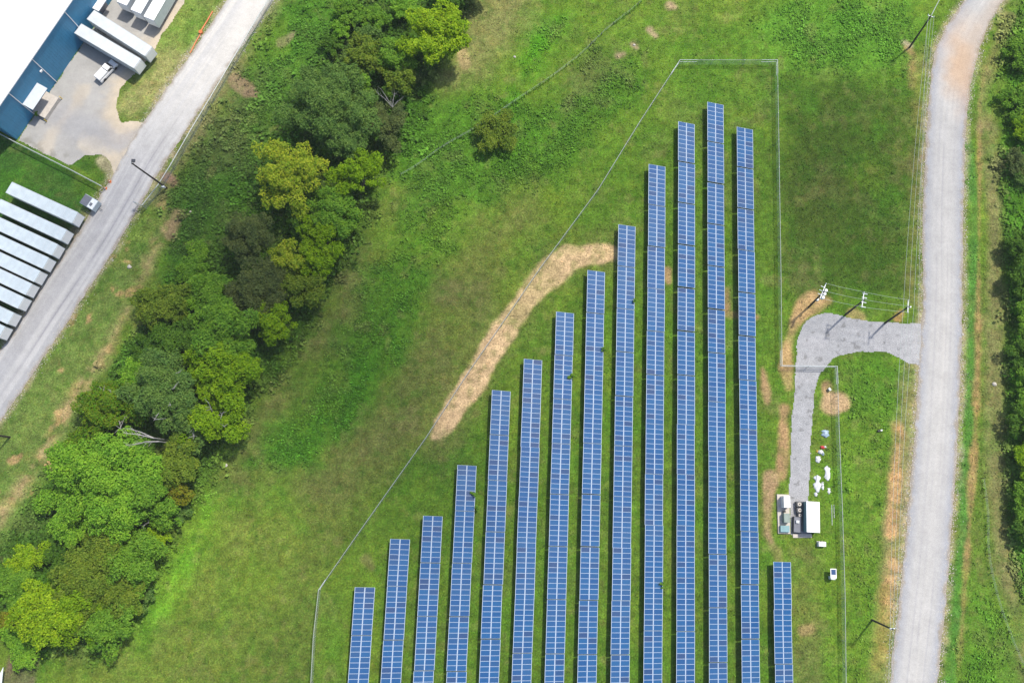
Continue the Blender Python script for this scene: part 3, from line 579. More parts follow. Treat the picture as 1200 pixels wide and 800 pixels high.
def table_meshes(nm):
    L = nm*PITCH; r = {}
    b = MB(); b.box(-0.03, 0.03, -L/2+0.05, L/2-0.05, -0.10, -0.045, 0); r['rail'] = b.mesh('rail', MT['steel'])
    b = MB(); b.box(-SLOPE/2+0.3, SLOPE/2-0.3, -0.035, 0.035, -0.18, -0.105, 0); r['rafter'] = b.mesh('rafter', MT['steel'])
    for nmz, zx in (('front', 0.25*SLOPE), ('rear', -0.25*SLOPE)):
        h = (ZL+ZR)/2 - zx*math.sin(TILT) - 0.19*math.cos(TILT)
        b = MB(); b.box(-0.05, 0.05, -0.04, 0.04, 0.0, h, 0); r['post_'+nmz] = (b.mesh('post', MT['steel']), zx*math.cos(TILT)-0.0)
    return r
TM = {9: table_meshes(9), 10: table_meshes(10)}
ORD = ['topmost', 'second', 'third', 'fourth', 'fifth', 'sixth', 'seventh', 'eighth', 'ninth', 'tenth', 'eleventh', 'twelfth', 'thirteenth', 'fourteenth']
rrng = random.Random(3)
def link(name, me, parent, loc=(0, 0, 0), rot=(0, 0, 0)):
    o = bpy.data.objects.new(name, me); COL.objects.link(o); o.parent = parent; o.location = loc; o.rotation_euler = rot; return o
def solar_table(nm, x, y, label):
    z = rrng.uniform(-0.05, 0.05); t = empty('solar_table', (x+rrng.uniform(-.04, .04), y, z), rrng.uniform(-0.003, 0.003), label=label, cat='solar panels', group='solar tables standing in long rows')
    rot = (0, TILT, 0); mz = (ZL+ZR)/2
    for s in (-1, 1):
        for k in range(nm):
            d = s*(ML/2+0.015); yy = (k-(nm-1)/2)*PITCH
            link('panel', PANEL, t, (d*math.cos(TILT), yy, mz-d*math.sin(TILT)), rot)
    m = TM[nm]
    for d in (-0.36*SLOPE, -0.12*SLOPE, 0.12*SLOPE, 0.36*SLOPE): link('rail', m['rail'], t, (d*math.cos(TILT), 0, mz-d*math.sin(TILT)), rot)
    for yy in (-0.33, 0, 0.33):
        link('rafter', m['rafter'], t, (0, yy*nm*PITCH, mz), rot)
        for q in ('front', 'rear'): link('post', m['post_'+q][0], t, (m['post_'+q][1], yy*nm*PITCH, -z-0.0), (0, 0, 0))
    return t
ROWS = {1: ([-15.21, -24.24], []), 2: ([-5.69, -14.72, -24.83], []), 3: ([-0.87, -10.01, -20.17, -30.24], []), 4: ([9.41, 0.27, -9.78, -19.96, -30.1], []),
        5: ([24.86, 15.69, 6.6, -3.48, -13.67, -23.86], []), 6: ([31.54, 22.49, 13.45, 3.6, -6.3, -16.15, -26.19], []),
        7: ([41.73, 32.68, 23.51, 14.49, 4.34, -5.8, -15.95, -26.06], []), 8: ([50.98, 41.79, 32.65, 23.8, 14.81, 4.6, -5.6, -15.85, -25.94], []),
        9: ([61.22, 52.1, 42.94, 33.88, 24.6, 14.5, 4.4, -5.6, -15.59, -25.71], []), 10: ([75.04, 65.9, 56.72, 47.48, 38.52, 29.2, 19.2, 9.1, -0.95, -10.96, -20.98, -31.1], []),
        11: ([85.2, 75.85, 66.6, 57.3, 48.0, 38.7, 29.4, 19.3, 9.3, -0.8, -10.79, -20.88, -31.0], []), 12: ([89.9, 80.71, 71.4, 62.1, 52.9, 43.6, 34.3, 24.2, 14.1, 4.1, -6.03, -16.18, -26.3], []),
        13: ([84.3, 75.11, 65.8, 56.6, 47.4, 38.1, 28.9, 18.8, 8.7, -1.4, -11.53, -21.77, -31.9], []), 14: ([-7.01, -15.97, -26.06], [])}
RN = ['first', 'second', 'third', 'fourth', 'fifth', 'sixth', 'seventh', 'eighth', 'ninth', 'tenth', 'eleventh', 'twelfth', 'thirteenth', 'fourteenth']
for k, (ys, _) in ROWS.items():
    ys = [y*0.95 for y in ys]; ys.append(ys[-1]-9.68)
    for i in range(len(ys)-1):
        if ys[i] < -36.5*0.95: break
        L = ys[i]-ys[i+1]; nm = 9 if L < 9.15 else 10
        lab = f'{ORD[i]} blue solar table down the {RN[k-1]} row from the left'
        if k == 14: lab = f'{ORD[i]} blue solar table of the short far-right row below the white container'
        if k == 12 : lab = f'{ORD[i]} blue solar table down the row that reaches furthest up'
        solar_table(nm, X0+SP*k, (ys[i]+ys[i+1])/2, lab)

# ------------------------------------------------------------------ fences
def fence(path, h, label, spacing=5.0, name='chain_link_fence', rail=0.035, post=0.045, mat='steel', fab=True, group=None, lower=False):
    P = pts(path) if not isinstance(path, np.ndarray) else path
    t = empty(name, (P[0][0], P[0][1], 0), label=label, cat='fence', group=group); o = P[0]
    if fab:
        b = MB(); uvs = []; s = 0
        for i in range(len(P)-1):
            a = P[i]-o; c = P[i+1]-o; L = float(np.linalg.norm(c-a))
            b.quad((a[0], a[1], 0.04), (c[0], c[1], 0.04), (c[0], c[1], h), (a[0], a[1], h)); uvs += [(s, 0), (s+L, 0), (s+L, h), (s, h)]; s += L
        me = b.mesh('fabric', MT['fabric']); uv = me.uv_layers.new(name='UVMap'); uv.data.foreach_set('uv', np.array(uvs, dtype=np.float32).ravel())
        link('fabric', me, t)
    b = MB(); b.tube([(q[0]-o[0], q[1]-o[1], h+0.0) for q in P], rail, n=6)
    b.build('top_rail', MT[mat], t)
    if lower: MB().tube([(q[0]-o[0], q[1]-o[1], h*0.45) for q in P], rail, n=6).build('lower_rail', MT[mat], t)
    pm_ = MB().tube([(0, 0, 0), (0, 0, h+0.05)], post, n=6).mesh('post', MT[mat])
    seg = np.linalg.norm(np.diff(P, axis=0), axis=1); tt = np.concatenate([[0], np.cumsum(seg)])
    marks = []
    for i in range(len(seg)):
        n = max(1, round(seg[i]/spacing)); marks += [tt[i]+seg[i]*j/n for j in range(n)]
    marks.append(tt[-1])
    for q in marks[:100]: link('post', pm_, t, (np.interp(q, tt, P[:, 0])-o[0], np.interp(q, tt, P[:, 1])-o[1], 0))
    return t
FN = fence(FENCE, 2.0, 'long galvanised chain-link fence enclosing the solar field and the loop drive', 6.2, rail=0.045)
def corner_rails(t_, us, rr=0.035):
    o = np.array(G(*FENCE[0]))
    for a, b_ in us:
        p = np.array(G(*a))-o; q = np.array(G(*b_))-o; d = (q-p)/np.linalg.norm(q-p)*3.4 if np.linalg.norm(q-p) > 3.6 and not (a[1] == 430) else q-p
        mb = MB()
        for hz in (1.2, 2.06): mb.tube([(p[0], p[1], hz), (p[0]+d[0], p[1]+d[1], hz)], rr, n=6)
        mb.build('corner_brace', MT['insul'], t_)
corner_rails(FN, [((795, 76), (785, 91)), ((795, 76), (815, 76)), ((908, 76), (890, 76)), ((908, 76), (908.3, 92)), ((913, 430), (912.8, 412)), ((913, 430), (977, 431)), ((977, 431), (978, 455)), ((376, 690), (384, 678))])
fence([(162, 241), (172, 245), (190, 222), (205, 198), (228, 158), (252, 118), (290, 53), (318, 6), (345, -42)], 2.3, 'chain-link fence along the far side of the left gravel road', 4.0, rail=0.09)
fence([(-40, 138), (0, 158), (20, 169), (60, 189), (90, 204), (124, 222)], 1.9, 'pale metal fence between the lawn and the truck yard', 4.0, rail=0.09)
def wire_fence(path, label):
    P, _ = resample(pts(path), 0.5); t = empty('wire_fence', (P[0][0], P[0][1], 0), label=label, cat='fence'); o = P[0]
    for hz in (0.5, 0.85, 1.15): MB().tube([(q[0]-o[0], q[1]-o[1], hz) for q in P[::6]], 0.012, n=4).build('wire', MT['wire'], t)
    pm_ = MB().tube([(0, 0, 0), (0, 0, 1.25)], 0.07, 0.06, n=6).mesh('post', MT['wood'])
    for q in P[::7][:90]: link('post', pm_, t, (q[0]-o[0], q[1]-o[1], 0))
    # growth tangled in the wires
    n = len(P)*9; k = RNG.integers(0, len(P), n); c = np.stack([P[k, 0]-o[0]+RNG.normal(0, .16, n), P[k, 1]-o[1]+RNG.normal(0, .16, n), RNG.uniform(0.05, 1.0, n)], 1)
    keep = fbm(P[k, 0], P[k, 1], 3, 3, 5) > 0.52; c = c[keep]
    v, q = leaves(c, RNG.uniform(.2, .45, len(c)), .6, .15); me = np_mesh('growth', v, q, [MT['leaf_light']]); tag(link('growth', me, t), kind='stuff')
MT['leaf_lime'] = leafmat('lime_leaves', A(112, 156, 22), A(154, 194, 34), A(178, 206, 54))
MT['leaf_yellow'] = leafmat('yellow_green_leaves', A(126, 164, 44), A(168, 194, 66), A(190, 198, 76))
MT['leaf_mid'] = leafmat('mid_green_leaves', A(88, 138, 46), A(120, 168, 62), A(138, 180, 76))
MT['leaf_light'] = leafmat('light_green_leaves', A(100, 156, 44), A(134, 188, 64), A(156, 200, 84))
MT['leaf_blue'] = leafmat('blue_green_leaves', A(78, 118, 62), A(108, 146, 84), A(128, 160, 98))
MT['leaf_olive'] = leafmat('olive_leaves', A(92, 124, 44), A(124, 150, 58), A(140, 160, 70))
MT['leaf_dark'] = leafmat('dark_green_leaves', A(66, 108, 40), A(92, 134, 52), A(106, 144, 62))
MT['leaf_gold'] = leafmat('deep_lime_leaves', A(100, 144, 22), A(134, 174, 30), A(152, 186, 42))
MT['leaf_grey'] = leafmat('grey_brown_leaves', A(84, 102, 66), A(106, 122, 84), A(118, 132, 94))
MT['leaf_rust'] = leafmat('rusty_leaves', A(118, 140, 40), A(142, 158, 50), A(146, 136, 54))
MT['leaf_redlime'] = leafmat('lime_leaves_with_red_tips', A(84, 142, 32), A(116, 170, 40), A(128, 142, 46))
wire_fence([(470, 206), (488, 196), (520, 172), (560, 150), (600, 122), (640, 96), (680, 66), (712, 34), (742, 12), (760, -6)], 'old overgrown wire fence crossing the weedy slope above the solar field')
wire_fence([(1150, 560), (1156, 600), (1155, 640), (1160, 672), (1170, 710), (1184, 748), (1196, 775), (1210, 810)], 'old overgrown wire fence in the grass right of the gravel road')

# ------------------------------------------------------------------ trees
def tree(u, v, rpx, H, mat, label, name='broadleaf_tree', dens=1.0, leaf=0.42, lobes=None, flat=1.0, group='trees and bushes of the tree belt', cat='tree', seed=None, dead=0, gappy=0.0):
    rng = np.random.default_rng(int(seed if seed is not None else u*7+v*13+rpx))
    x, y = G(u, v, H*0.62); d = 1/((FPX/CH)*1.03); R = rpx*CH/FPX*(1.2 if u < 1100 else 1.33)
    t = empty(name, (x, y, 0), label=label, cat=cat, group=group)
    lobes = lobes or int(14+R*5.5)
    bush = H < 4.2
    # lobe centres over a dome
    th = rng.uniform(0, 2*math.pi, lobes); ph = np.arccos(rng.uniform(0.05, 1.0, lobes)); rr = rng.uniform(0.62, 0.88, lobes)
    hz = H*(0.42 if not bush else 0.3); cz = H-hz
    sx, sy = rng.uniform(0.88, 1.12), rng.uniform(0.88, 1.12)
    skew = 1+0.16*np.sin(th*2+rng.uniform(0, 6))+0.13*np.sin(th*3+rng.uniform(0, 6))+0.10*np.sin(th*5+rng.uniform(0, 6))
    lc = np.stack([np.sin(ph)*np.cos(th)*rr*R*skew*sx, np.sin(ph)*np.sin(th)*rr*R*skew*sy, cz+np.cos(ph)*rr*hz*flat*rng.uniform(0.75, 1.0, lobes)], 1)
    nc = 3 + lobes//8; lc[:nc, :2] = rng.normal(size=(nc, 2))*R*0.22; lc[:nc, 2] = cz+hz*flat*rng.uniform(0.6, 0.85, nc)
    lr = R*rng.uniform(0.12, 0.34, lobes)*(1.0-0.12*gappy)
    # trunk and limbs
    tw = 0.05*R+0.06; top = Vector((0, 0, cz*0.75))
    MB().tube([(0, 0, 0), (rng.normal(0, .06)*R, rng.normal(0, .06)*R, cz*0.4), tuple(top)], tw*1.2, tw*0.7, n=7).build('trunk', MT['bark'], t, smooth=True)
    b = MB()
    for i in range(min(lobes, 12)):
        e = Vector(lc[i]); mid = top.lerp(e, 0.55)+Vector((0, 0, -0.1*R*0.5)); b.tube([tuple(top*0.85), tuple(mid), tuple(e)], tw*0.5, 0.02, n=5)
    b.build('limbs', MT['bark'], t, smooth=True)
    cs = []; ss = []; nn = []
    for i in range(lobes):
        area = lr[i]**2
        n = int(area*150*dens*(0.42/leaf)**2)+12
        q = rng.normal(size=(n, 3)); q /= np.linalg.norm(q, axis=1)[:, None]; q[:, 2] = np.where(q[:, 2] < -0.35, -q[:, 2], q[:, 2])
        rad = lr[i]*rng.uniform(0.55, 1.0, n)**0.5; bump = 1+0.25*np.sin(q[:, 0]*7+i)*np.cos(q[:, 1]*6-i)
        dr = lc[i]-np.array([0, 0, cz*0.6]); dr /= np.linalg.norm(dr)+1e-6; st = rng.uniform(0.3, 0.9)
        pnt = lc[i]+q*rad[:, None]*bump[:, None]*np.array([1, 1, 0.75]) + dr*((q@dr)*rad*st)[:, None]
        cs.append(pnt); ss.append(rng.uniform(0.6, 1.25, n)*leaf); nn.append(q*0.5+np.array([0, 0, 0.55]))
    # stray sprays at the rim for an uneven outline
    n = int(lobes*10); th = rng.uniform(0, 6.283, n); k = rng.integers(0, lobes, n); q = rng.normal(size=(n, 3))*0.75
    cs.append(lc[k]+q*lr[k][:, None]*0.9); ss.append(rng.uniform(0.4, 0.9, n)*leaf); nn.append(np.tile([0, 0, 0.6], (n, 1)))
    c = np.concatenate(cs); c[:, 2] = np.maximum(c[:, 2], 0.08); s = np.concatenate(ss); nr = np.concatenate(nn)
    vv, qq = leaves(c, s, 0.72, 0.62, nr)
    link('crown', np_mesh('crown', vv, qq, [MT[mat]]), t)
    if dead:
        for j in range(dead):
            b = MB()
            an = rng.uniform(0, 6.28); rr_ = R*rng.uniform(0.5, 0.95); p0 = Vector((math.cos(an)*rr_*.35, math.sin(an)*rr_*.35, H*0.72)); p2 = Vector((math.cos(an)*rr_, math.sin(an)*rr_, H*rng.uniform(1.0, 1.12)))
            p1 = p0.lerp(p2, .5)+Vector((rng.normal(0, .3), rng.normal(0, .3), .3)); b.tube([p0, p1, p2], 0.09, 0.03, n=5)
            for w_ in range(4):
                f = rng.uniform(.35, .95); s0 = p0.lerp(p2, f); b.tube([s0, s0+Vector((rng.normal(0, .8), rng.normal(0, .8), rng.uniform(.1, .6)))], 0.06, 0.02, n=4)
            b.build('dead_branch', MT['deadwood'], t)
    return t
TREES = [
 (509, 44, 31, 11.5, 'leaf_lime', 'bright lime round-crowned tree at the upper end of the tree belt'),
 (540, -14, 26, 8, 'leaf_dark', 'dark green tree cut by the top edge above the bright lime tree'),
 (465, 68, 20, 7, 'leaf_mid', 'mid green tree just left of the bright lime tree'),
 (428, 66, 22, 6.5, 'leaf_olive', 'olive brown tree above the big blue-green tree'),
 (386, 122, 41, 11.5, 'leaf_blue', 'biggest blue-green tree with a wide round crown'),
 (418, 105, 17, 7, 'leaf_mid', 'small green tree touching the upper right of the big blue-green tree'),
 (452, 146, 21, 7, 'leaf_grey', 'brownish grey-green tree right of the big blue-green tree'),
 (474, 96, 17, 6.5, 'leaf_olive', 'thin olive tree below the bright lime tree'),
 (400, 160, 24, 9, 'leaf_blue', 'dull green tree at the lower right edge of the big blue-green tree'),
 (336, 206, 36, 11, 'leaf_yellow', 'pale yellow-green tree with open ragged branches'),
 (420, 206, 27, 9, 'leaf_gold', 'deep lime tree right of the pale yellow-green ragged tree'),
 (392, 250, 25, 8.5, 'leaf_mid', 'rounded fresh green tree below the deep lime tree'),
 (355, 258, 18, 7, 'leaf_dark', 'shaded green tree under the pale yellow-green ragged tree'),
 (380, 279, 23, 8, 'leaf_gold', 'lime tree between the fresh green tree and the small straw-coloured tree'),
 (341, 303, 20, 8, 'leaf_yellow', 'small round straw-coloured tree'),
 (372, 308, 21, 7.5, 'leaf_gold', 'lime tree right of the small round straw-coloured tree'),
 (296, 280, 26, 9, 'leaf_grey', 'dark grey-brown tree, the upper of the two greyish ones'),
 (300, 318, 18, 6, 'leaf_dark', 'dark shaded tree between the two grey-brown trees'),
 (302, 338, 29, 8, 'leaf_grey', 'dark grey-brown tree, the lower of the two greyish ones'),
 (350, 338, 22, 7, 'leaf_olive', 'olive tree right of the lower grey-brown tree'),
 (250, 346, 22, 6.5, 'leaf_mid', 'green bushy tree left of the lower grey-brown tree'),
 (270, 386, 33, 10, 'leaf_mid', 'fresh green tree with feathery layered crown below the greyish trees'),
 (322, 378, 20, 7.5, 'leaf_gold', 'lime tree at the right edge beside the feathery fresh green tree'),
 (262, 432, 32, 9.5, 'leaf_gold', 'wide deep lime tree below the feathery fresh green tree'),
 (195, 358, 27, 6.5, 'leaf_olive', 'dull olive tree on the left side of the belt nearest the left road'),
 (207, 405, 24, 7, 'leaf_dark', 'dark tree left of the wide deep lime tree'),
 (194, 458, 34, 11, 'leaf_blue', 'half-dead pale green tree with bleached branches showing'),
 (226, 500, 20, 8, 'leaf_blue', 'bluish green tree beneath the half-dead tree'),
 (252, 492, 28, 8.5, 'leaf_gold', 'yellow-olive tree right of the half-dead tree'),
 (134, 482, 30, 8, 'leaf_redlime', 'lime tree with reddish tips left of the half-dead tree'),
 (128, 562, 43, 11, 'leaf_light', 'largest light green tree with a broad layered crown'),
 (178, 575, 26, 9, 'leaf_mid', 'green tree on the right flank of the largest light green tree'),
 (205, 545, 25, 8, 'leaf_olive', 'olive tree right of the largest light green tree'),
 (208, 577, 15, 6, 'leaf_rust', 'small rusty yellow tree below the olive tree'),
 (194, 604, 17, 5.5, 'leaf_mid', 'low green tree above the small bright yellow-green bush'),
 (80, 600, 26, 5.5, 'leaf_light', 'light green bushy tree at the lower left of the largest light green tree'),
 (110, 672, 36, 8, 'leaf_olive', 'wide olive green tree in the lower part of the belt'),
 (158, 655, 30, 7, 'leaf_mid', 'grey-green rounded tree at the lower right of the belt'),
 (60, 722, 32, 8.5, 'leaf_lime', 'bright olive lime tree at the bottom end of the belt'),
 (92, 705, 28, 8, 'leaf_gold', 'deep lime tree above the bottom end tree'),
 (128, 728, 26, 6.5, 'leaf_mid', 'mid green tree at the bottom right end of the belt'),
 (146, 694, 22, 6.5, 'leaf_olive', 'olive tree beside the notch in the belt near its bottom end'),
]
for q in TREES:
    u, v, r, H, mt, lab = q
    tree(u, v, r, H, mt, lab, leaf={'leaf_blue': .34, 'leaf_grey': .32}.get(mt, .40), dead=4 if 'half-dead' in lab else 0, gappy=2 if 'ragged' in lab else 0, dens=0.75 if ('ragged' in lab or 'thin' in lab) else 1.0)
BUSH = [
 (186, 627, 12, 2.6, 'leaf_lime', 'small bright yellow-green bush at the edge of the belt'),
 (35, 655, 17, 3.2, 'leaf_lime', 'small lime bush alone on the left of the lower belt'),
 (22, 690, 22, 3.0, 'leaf_mid', 'low green bush left of the bright olive lime tree'),
 (6, 728, 9, 1.8, 'leaf_rust', 'tiny orange-yellow bush at the left edge'),
 (30, 752, 20, 2.4, 'leaf_light', 'fresh green bush above the bare brown patch at bottom left'),
 (582, 155, 23, 3.0, 'leaf_olive', 'low olive green bush standing alone on the weedy slope'),
 (410, 14, 18, 3.6, 'leaf_mid', 'green bush near the top edge left of the tree belt'),
 (440, 24, 15, 3.2, 'leaf_mid', 'fresh green bush near the top edge'),
 (474, 12, 14, 3.2, 'leaf_light', 'light green bush at the top edge left of the bright lime tree'),
 (398, 36, 11, 2.8, 'leaf_light', 'small light green bush above the big blue-green tree'),
 (388, 52, 12, 2.4, 'leaf_dark', 'small dark bush above the big blue-green tree'),
 (432, 44, 14, 3.6, 'leaf_blue', 'bluish bush above the olive brown tree'),
 (230, 315, 20, 2.4, 'leaf_mid', 'low green thicket left of the greyish trees'),
 (176, 410, 18, 2.4, 'leaf_dark', 'dark low thicket near the left verge'),
 (160, 440, 16, 2.6, 'leaf_light', 'bright low bush above the lime tree with reddish tips'),
 (70, 640, 18, 2.6, 'leaf_dark', 'dark bush left of the wide olive green tree'),
 (165, 700, 14, 2.2, 'leaf_blue', 'bluish bush in the notch near the bottom of the belt'),
 (210, 600, 12, 2.0, 'leaf_blue', 'pale blue-green bush below the rusty yellow tree'),
 (466, 108, 14, 3.8, 'leaf_dark', 'dark bush in the gap between big blue-green and bright lime trees'),
 (222, 355, 16, 4.0, 'leaf_light', 'light green bush between olive and green bushy trees'),
 (98, 520, 17, 2.8, 'leaf_redlime', 'reddish tipped bush left above the largest light green tree'),
 (128, 638, 18, 3.2, 'leaf_olive', 'olive bush below the largest light green tree'),
 (358, 330, 12, 3.2, 'leaf_dark', 'dark bush beneath the lime tree by the straw-coloured tree'),
]
for u, v, r, H, mt, lab in BUSH: tree(u, v, r, H, mt, lab, name='bush', cat='bush', leaf=.34, dens=1.1)
RT = [
 (1188, 191, 11, 2.8, 'leaf_grey', 'dark grey-brown bush right of the right-hand road'),
 (1206, 208, 11, 2.5, 'leaf_blue', 'blue-green bush behind the grey-brown one at the right edge'),
 (1190, 118, 16, 2.2, 'leaf_mid', 'green thicket at the right edge above the grey-brown bush'),
 (1197, 66, 18, 2.4, 'leaf_mid', 'green thicket in the upper right corner area'),
 (1201, 152, 13, 2.5, 'leaf_gold', 'yellow-green bush just above the grey-brown bush'),
 (1203, 288, 18, 4.5, 'leaf_dark', 'dark green bush, topmost of those along the right edge'),
 (1208, 325, 20, 4.9, 'leaf_dark', 'dark green bush, second down along the right edge'),
 (1203, 372, 14, 3.5, 'leaf_mid', 'mid green bush in the middle of the right edge'),
 (1209, 410, 18, 4.2, 'leaf_dark', 'dark bush opposite the gravel loop at the right edge'),
 (1207, 452, 16, 3.8, 'leaf_mid', 'green bush at the right edge level with the round dirt patch'),
 (1204, 500, 18, 4.2, 'leaf_dark', 'dark bush at the right edge below the loop level'),
 (1208, 545, 16, 3.8, 'leaf_gold', 'yellow-green bush at the right edge'),
 (1204, 585, 15, 3.5, 'leaf_mid', 'green bush at the right edge level with the container'),
 (1206, 622, 14, 3.5, 'leaf_dark', 'lowest dark bush along the right edge'),
]
for u, v, r, H, mt, lab in RT: tree(u, v, r, H, mt, lab, name='bush', cat='bush', leaf=.36, group='bushes along the right edge')
# weeds grown over the panels' lower edge
for u, v, r, mt, lab in ((557, 578, 4.5, 'leaf_mid', 'tall weed growing over the edge of the fourth solar row'), (559, 594, 3.5, 'leaf_mid', 'tall weed just below the first one at the fourth solar row'),
                     (671, 441, 4.5, 'leaf_mid', 'tall weed at the right edge of the seventh solar row'), (708, 410, 3.5, 'leaf_mid', 'tall weed at the right edge of the eighth solar row'),
                     (744, 352, 2.8, 'leaf_mid', 'tall weed at the right edge of the ninth solar row'), (776, 684, 2.8, 'leaf_mid', 'tall weed at the right edge of the tenth solar row')):
    tree(u, v, r, 1.5, mt, lab, name='tall_weed', cat='weed', leaf=.25, dens=2.0, lobes=7, group='tall weeds at the solar rows')
def dead_tree(uv_root, z0, uv_ends, z1, label, r=0.16):
    p0 = V(*uv_root, z0); t = empty('dead_tree', (p0.x, p0.y, 0), label=label, cat='dead tree'); b = MB(); rr_ = random.Random(5)
    b.tube([(0, 0, 0), (0.1, 0.1, z0*0.5), (0, 0, z0)], r*1.4, r, n=6)
    for e in uv_ends:
        p1 = V(*e, z1)-Vector((p0.x, p0.y, 0)); p00 = Vector((0, 0, z0)); m = p00.lerp(p1, .5)+Vector((rr_.uniform(-.3, .3), rr_.uniform(-.3, .3), .2))
        b.tube([p00, m, p1], r, r*0.3, n=5)
        for k in range(6):
            f = rr_.uniform(.3, 1); s0 = p00.lerp(p1, f); b.tube([s0, s0+(p1-p00).normalized()*rr_.uniform(.2, .9)+Vector((rr_.uniform(-.7, .7), rr_.uniform(-.7, .7), rr_.uniform(0, .5)))], r*0.4, r*0.12, n=4)
    b.build('branches', MT['deadwood'], t)
dead_tree((460, 126), 5.2, [(441, 108), (446, 104), (463, 108), (456, 118), (470, 116)], 6.4, 'bare bleached dead tree between the big blue-green and the thin olive trees', 0.06)
dead_tree((180, 513), 9.5, [(144, 507), (150, 502), (160, 509)], 10.8, 'white dead tree whose bare branches stick out above the largest light green tree', 0.12)
dead_tree((186, 517), 9.0, [(146, 522), (158, 521)], 10.2, 'lower white dead tree with one long bare branch', 0.10)
dead_tree((174, 612), 3.4, [(176, 602), (171, 597), (167, 617)], 4.4, 'thin dead tree at the lower edge of the largest light green tree', 0.1)

# ------------------------------------------------------------------ warehouse
def isect(p, d, q, e):                                                # 2d line intersection
    t = ((q[0]-p[0])*e[1]-(q[1]-p[1])*e[0])/(d[0]*e[1]-d[1]*e[0]); return p+d*t
b0 = np.array(G(20, 164)); b1 = np.array(G(128, 5)); wd = (b1-b0)/np.linalg.norm(b1-b0); wn = np.array([-wd[1], wd[0]])
best = None
for hh in np.arange(4, 14, 0.05):
    r0 = np.array(G(0, 120, hh)); r1 = np.array(G(84, 0, hh)); e = abs((r0-b0)@wn)+abs((r1-b0)@wn)
    if best is None or e < best[0]: best = (e, hh)
WH = best[1]
if wn@(np.array(G(0, 60))-b0) < 0: wn = -wn
t = empty('warehouse', (b0[0], b0[1], 0), math.atan2(wd[1], wd[0]), label='large white-roofed warehouse with blue metal walls in the upper left corner', cat='building')
sg = 1.0 if np.cross(wd, wn) > 0 else -1.0; WL, WDp = 95.0, 60.0
def wb(x0, x1, d0, d1, z0, z1, m=0, mb=None, bev=0):
    mb = mb or MB(); ya, yb = sorted((d0*sg, d1*sg)); return mb.box(x0, x1, ya, yb, z0, z1, m, bev)
b = wb(0, WL, 0, WDp, 0, WH-0.1)
b.build('wall', MT['blue'], t)
b = MB(); 
for i in range(int(WL/0.6)): wb(0.15+i*0.6, 0.27+i*0.6, -0.035, -0.002, 0.12, WH-0.25, 0, b)
b.build('wall_ribs', MT['blue'], t)
wb(-0.15, WL+.15, -0.15, WDp+.15, WH-0.097, WH+0.12).build('roof', MT['roofwhite'], t)
b = MB()
for i in range(1, 24): wb(i*4.0-.04, i*4.0+.04, 0.1, WDp-.1, WH+0.123, WH+0.18, 0, b)
b.build('roof_seams', MT['white'], t)
for i in range(4):
    vx = 12+i*22; wb(vx, vx+1.4, 14, 15.4, WH+0.19, WH+1.0, 0, None).build('roof_vent', MT['steel'], t)
wb(-0.2, WL+.2, -0.33, -0.155, WH-0.2, WH+0.06).build('gutter', MT['white'], t)
def wx(u, v, z): p = np.array(G(u, v, z))-b0; return float(p@wd)
for u, v in ((37, 132), (63, 94), (89, 31)):
    x = wx(u, v, 0.5 if v > 40 else WH*0.35); MB().tube([(x, -0.12*sg, 0.1), (x, -0.12*sg, WH-0.2)], 0.09, n=6).build('downspout', MT['white'], t)
x = wx(12, 155, 1.0)
x = wx(45, 118, 1.5); o_ = wb(x-2.4, x+2.4, -0.05, -0.004, 0.9, 4.1).build('dock_door', MT['graypanel'], t)
b = MB(); xa, xb = x-2.7, x+2.7; ya, yb = -0.04*sg, -2.3*sg
b.hexa([(xa, ya, 4.5), (xb, ya, 4.5), (xb, yb, 4.05), (xa, yb, 4.05), (xa, ya, 4.62), (xb, ya, 4.62), (xb, yb, 4.17), (xa, yb, 4.17)]); b.build('dock_canopy', MT['trailerside'], t)
wb(x-2.6, x+2.6, -3.2, -0.06, 0.02, 1.0).build('dock_platform', MT['concrete'], t)
for s in (-2.9, 2.9): MB().tube([(x+s, -3.3*sg, 0), (x+s, -3.3*sg, 1.1)], 0.1, n=8).build('bollard', MT['yellow'], t)
x = wx(46, 83, WH*0.5); wb(x-.3, x+.3, -0.3, -0.03, WH*0.55, WH*0.55+.4).build('wall_lamp', MT['white'], t)
x = wx(124, 3, WH*0.5); wb(x-2.0, x+2.0, -1.6, -0.04, 3.4, 3.6).build('door_canopy', MT['white'], t); wb(x-1.2, x+1.2, -0.06, -0.004, 0.02, 2.6).build('door', MT['graypanel'], t)
tree(44, 135, 4, 1.2, 'leaf_mid', 'small weed bush by the loading dock of the blue warehouse', name='bush', cat='bush', leaf=.25, lobes=6, group='small growth at the truck yard')

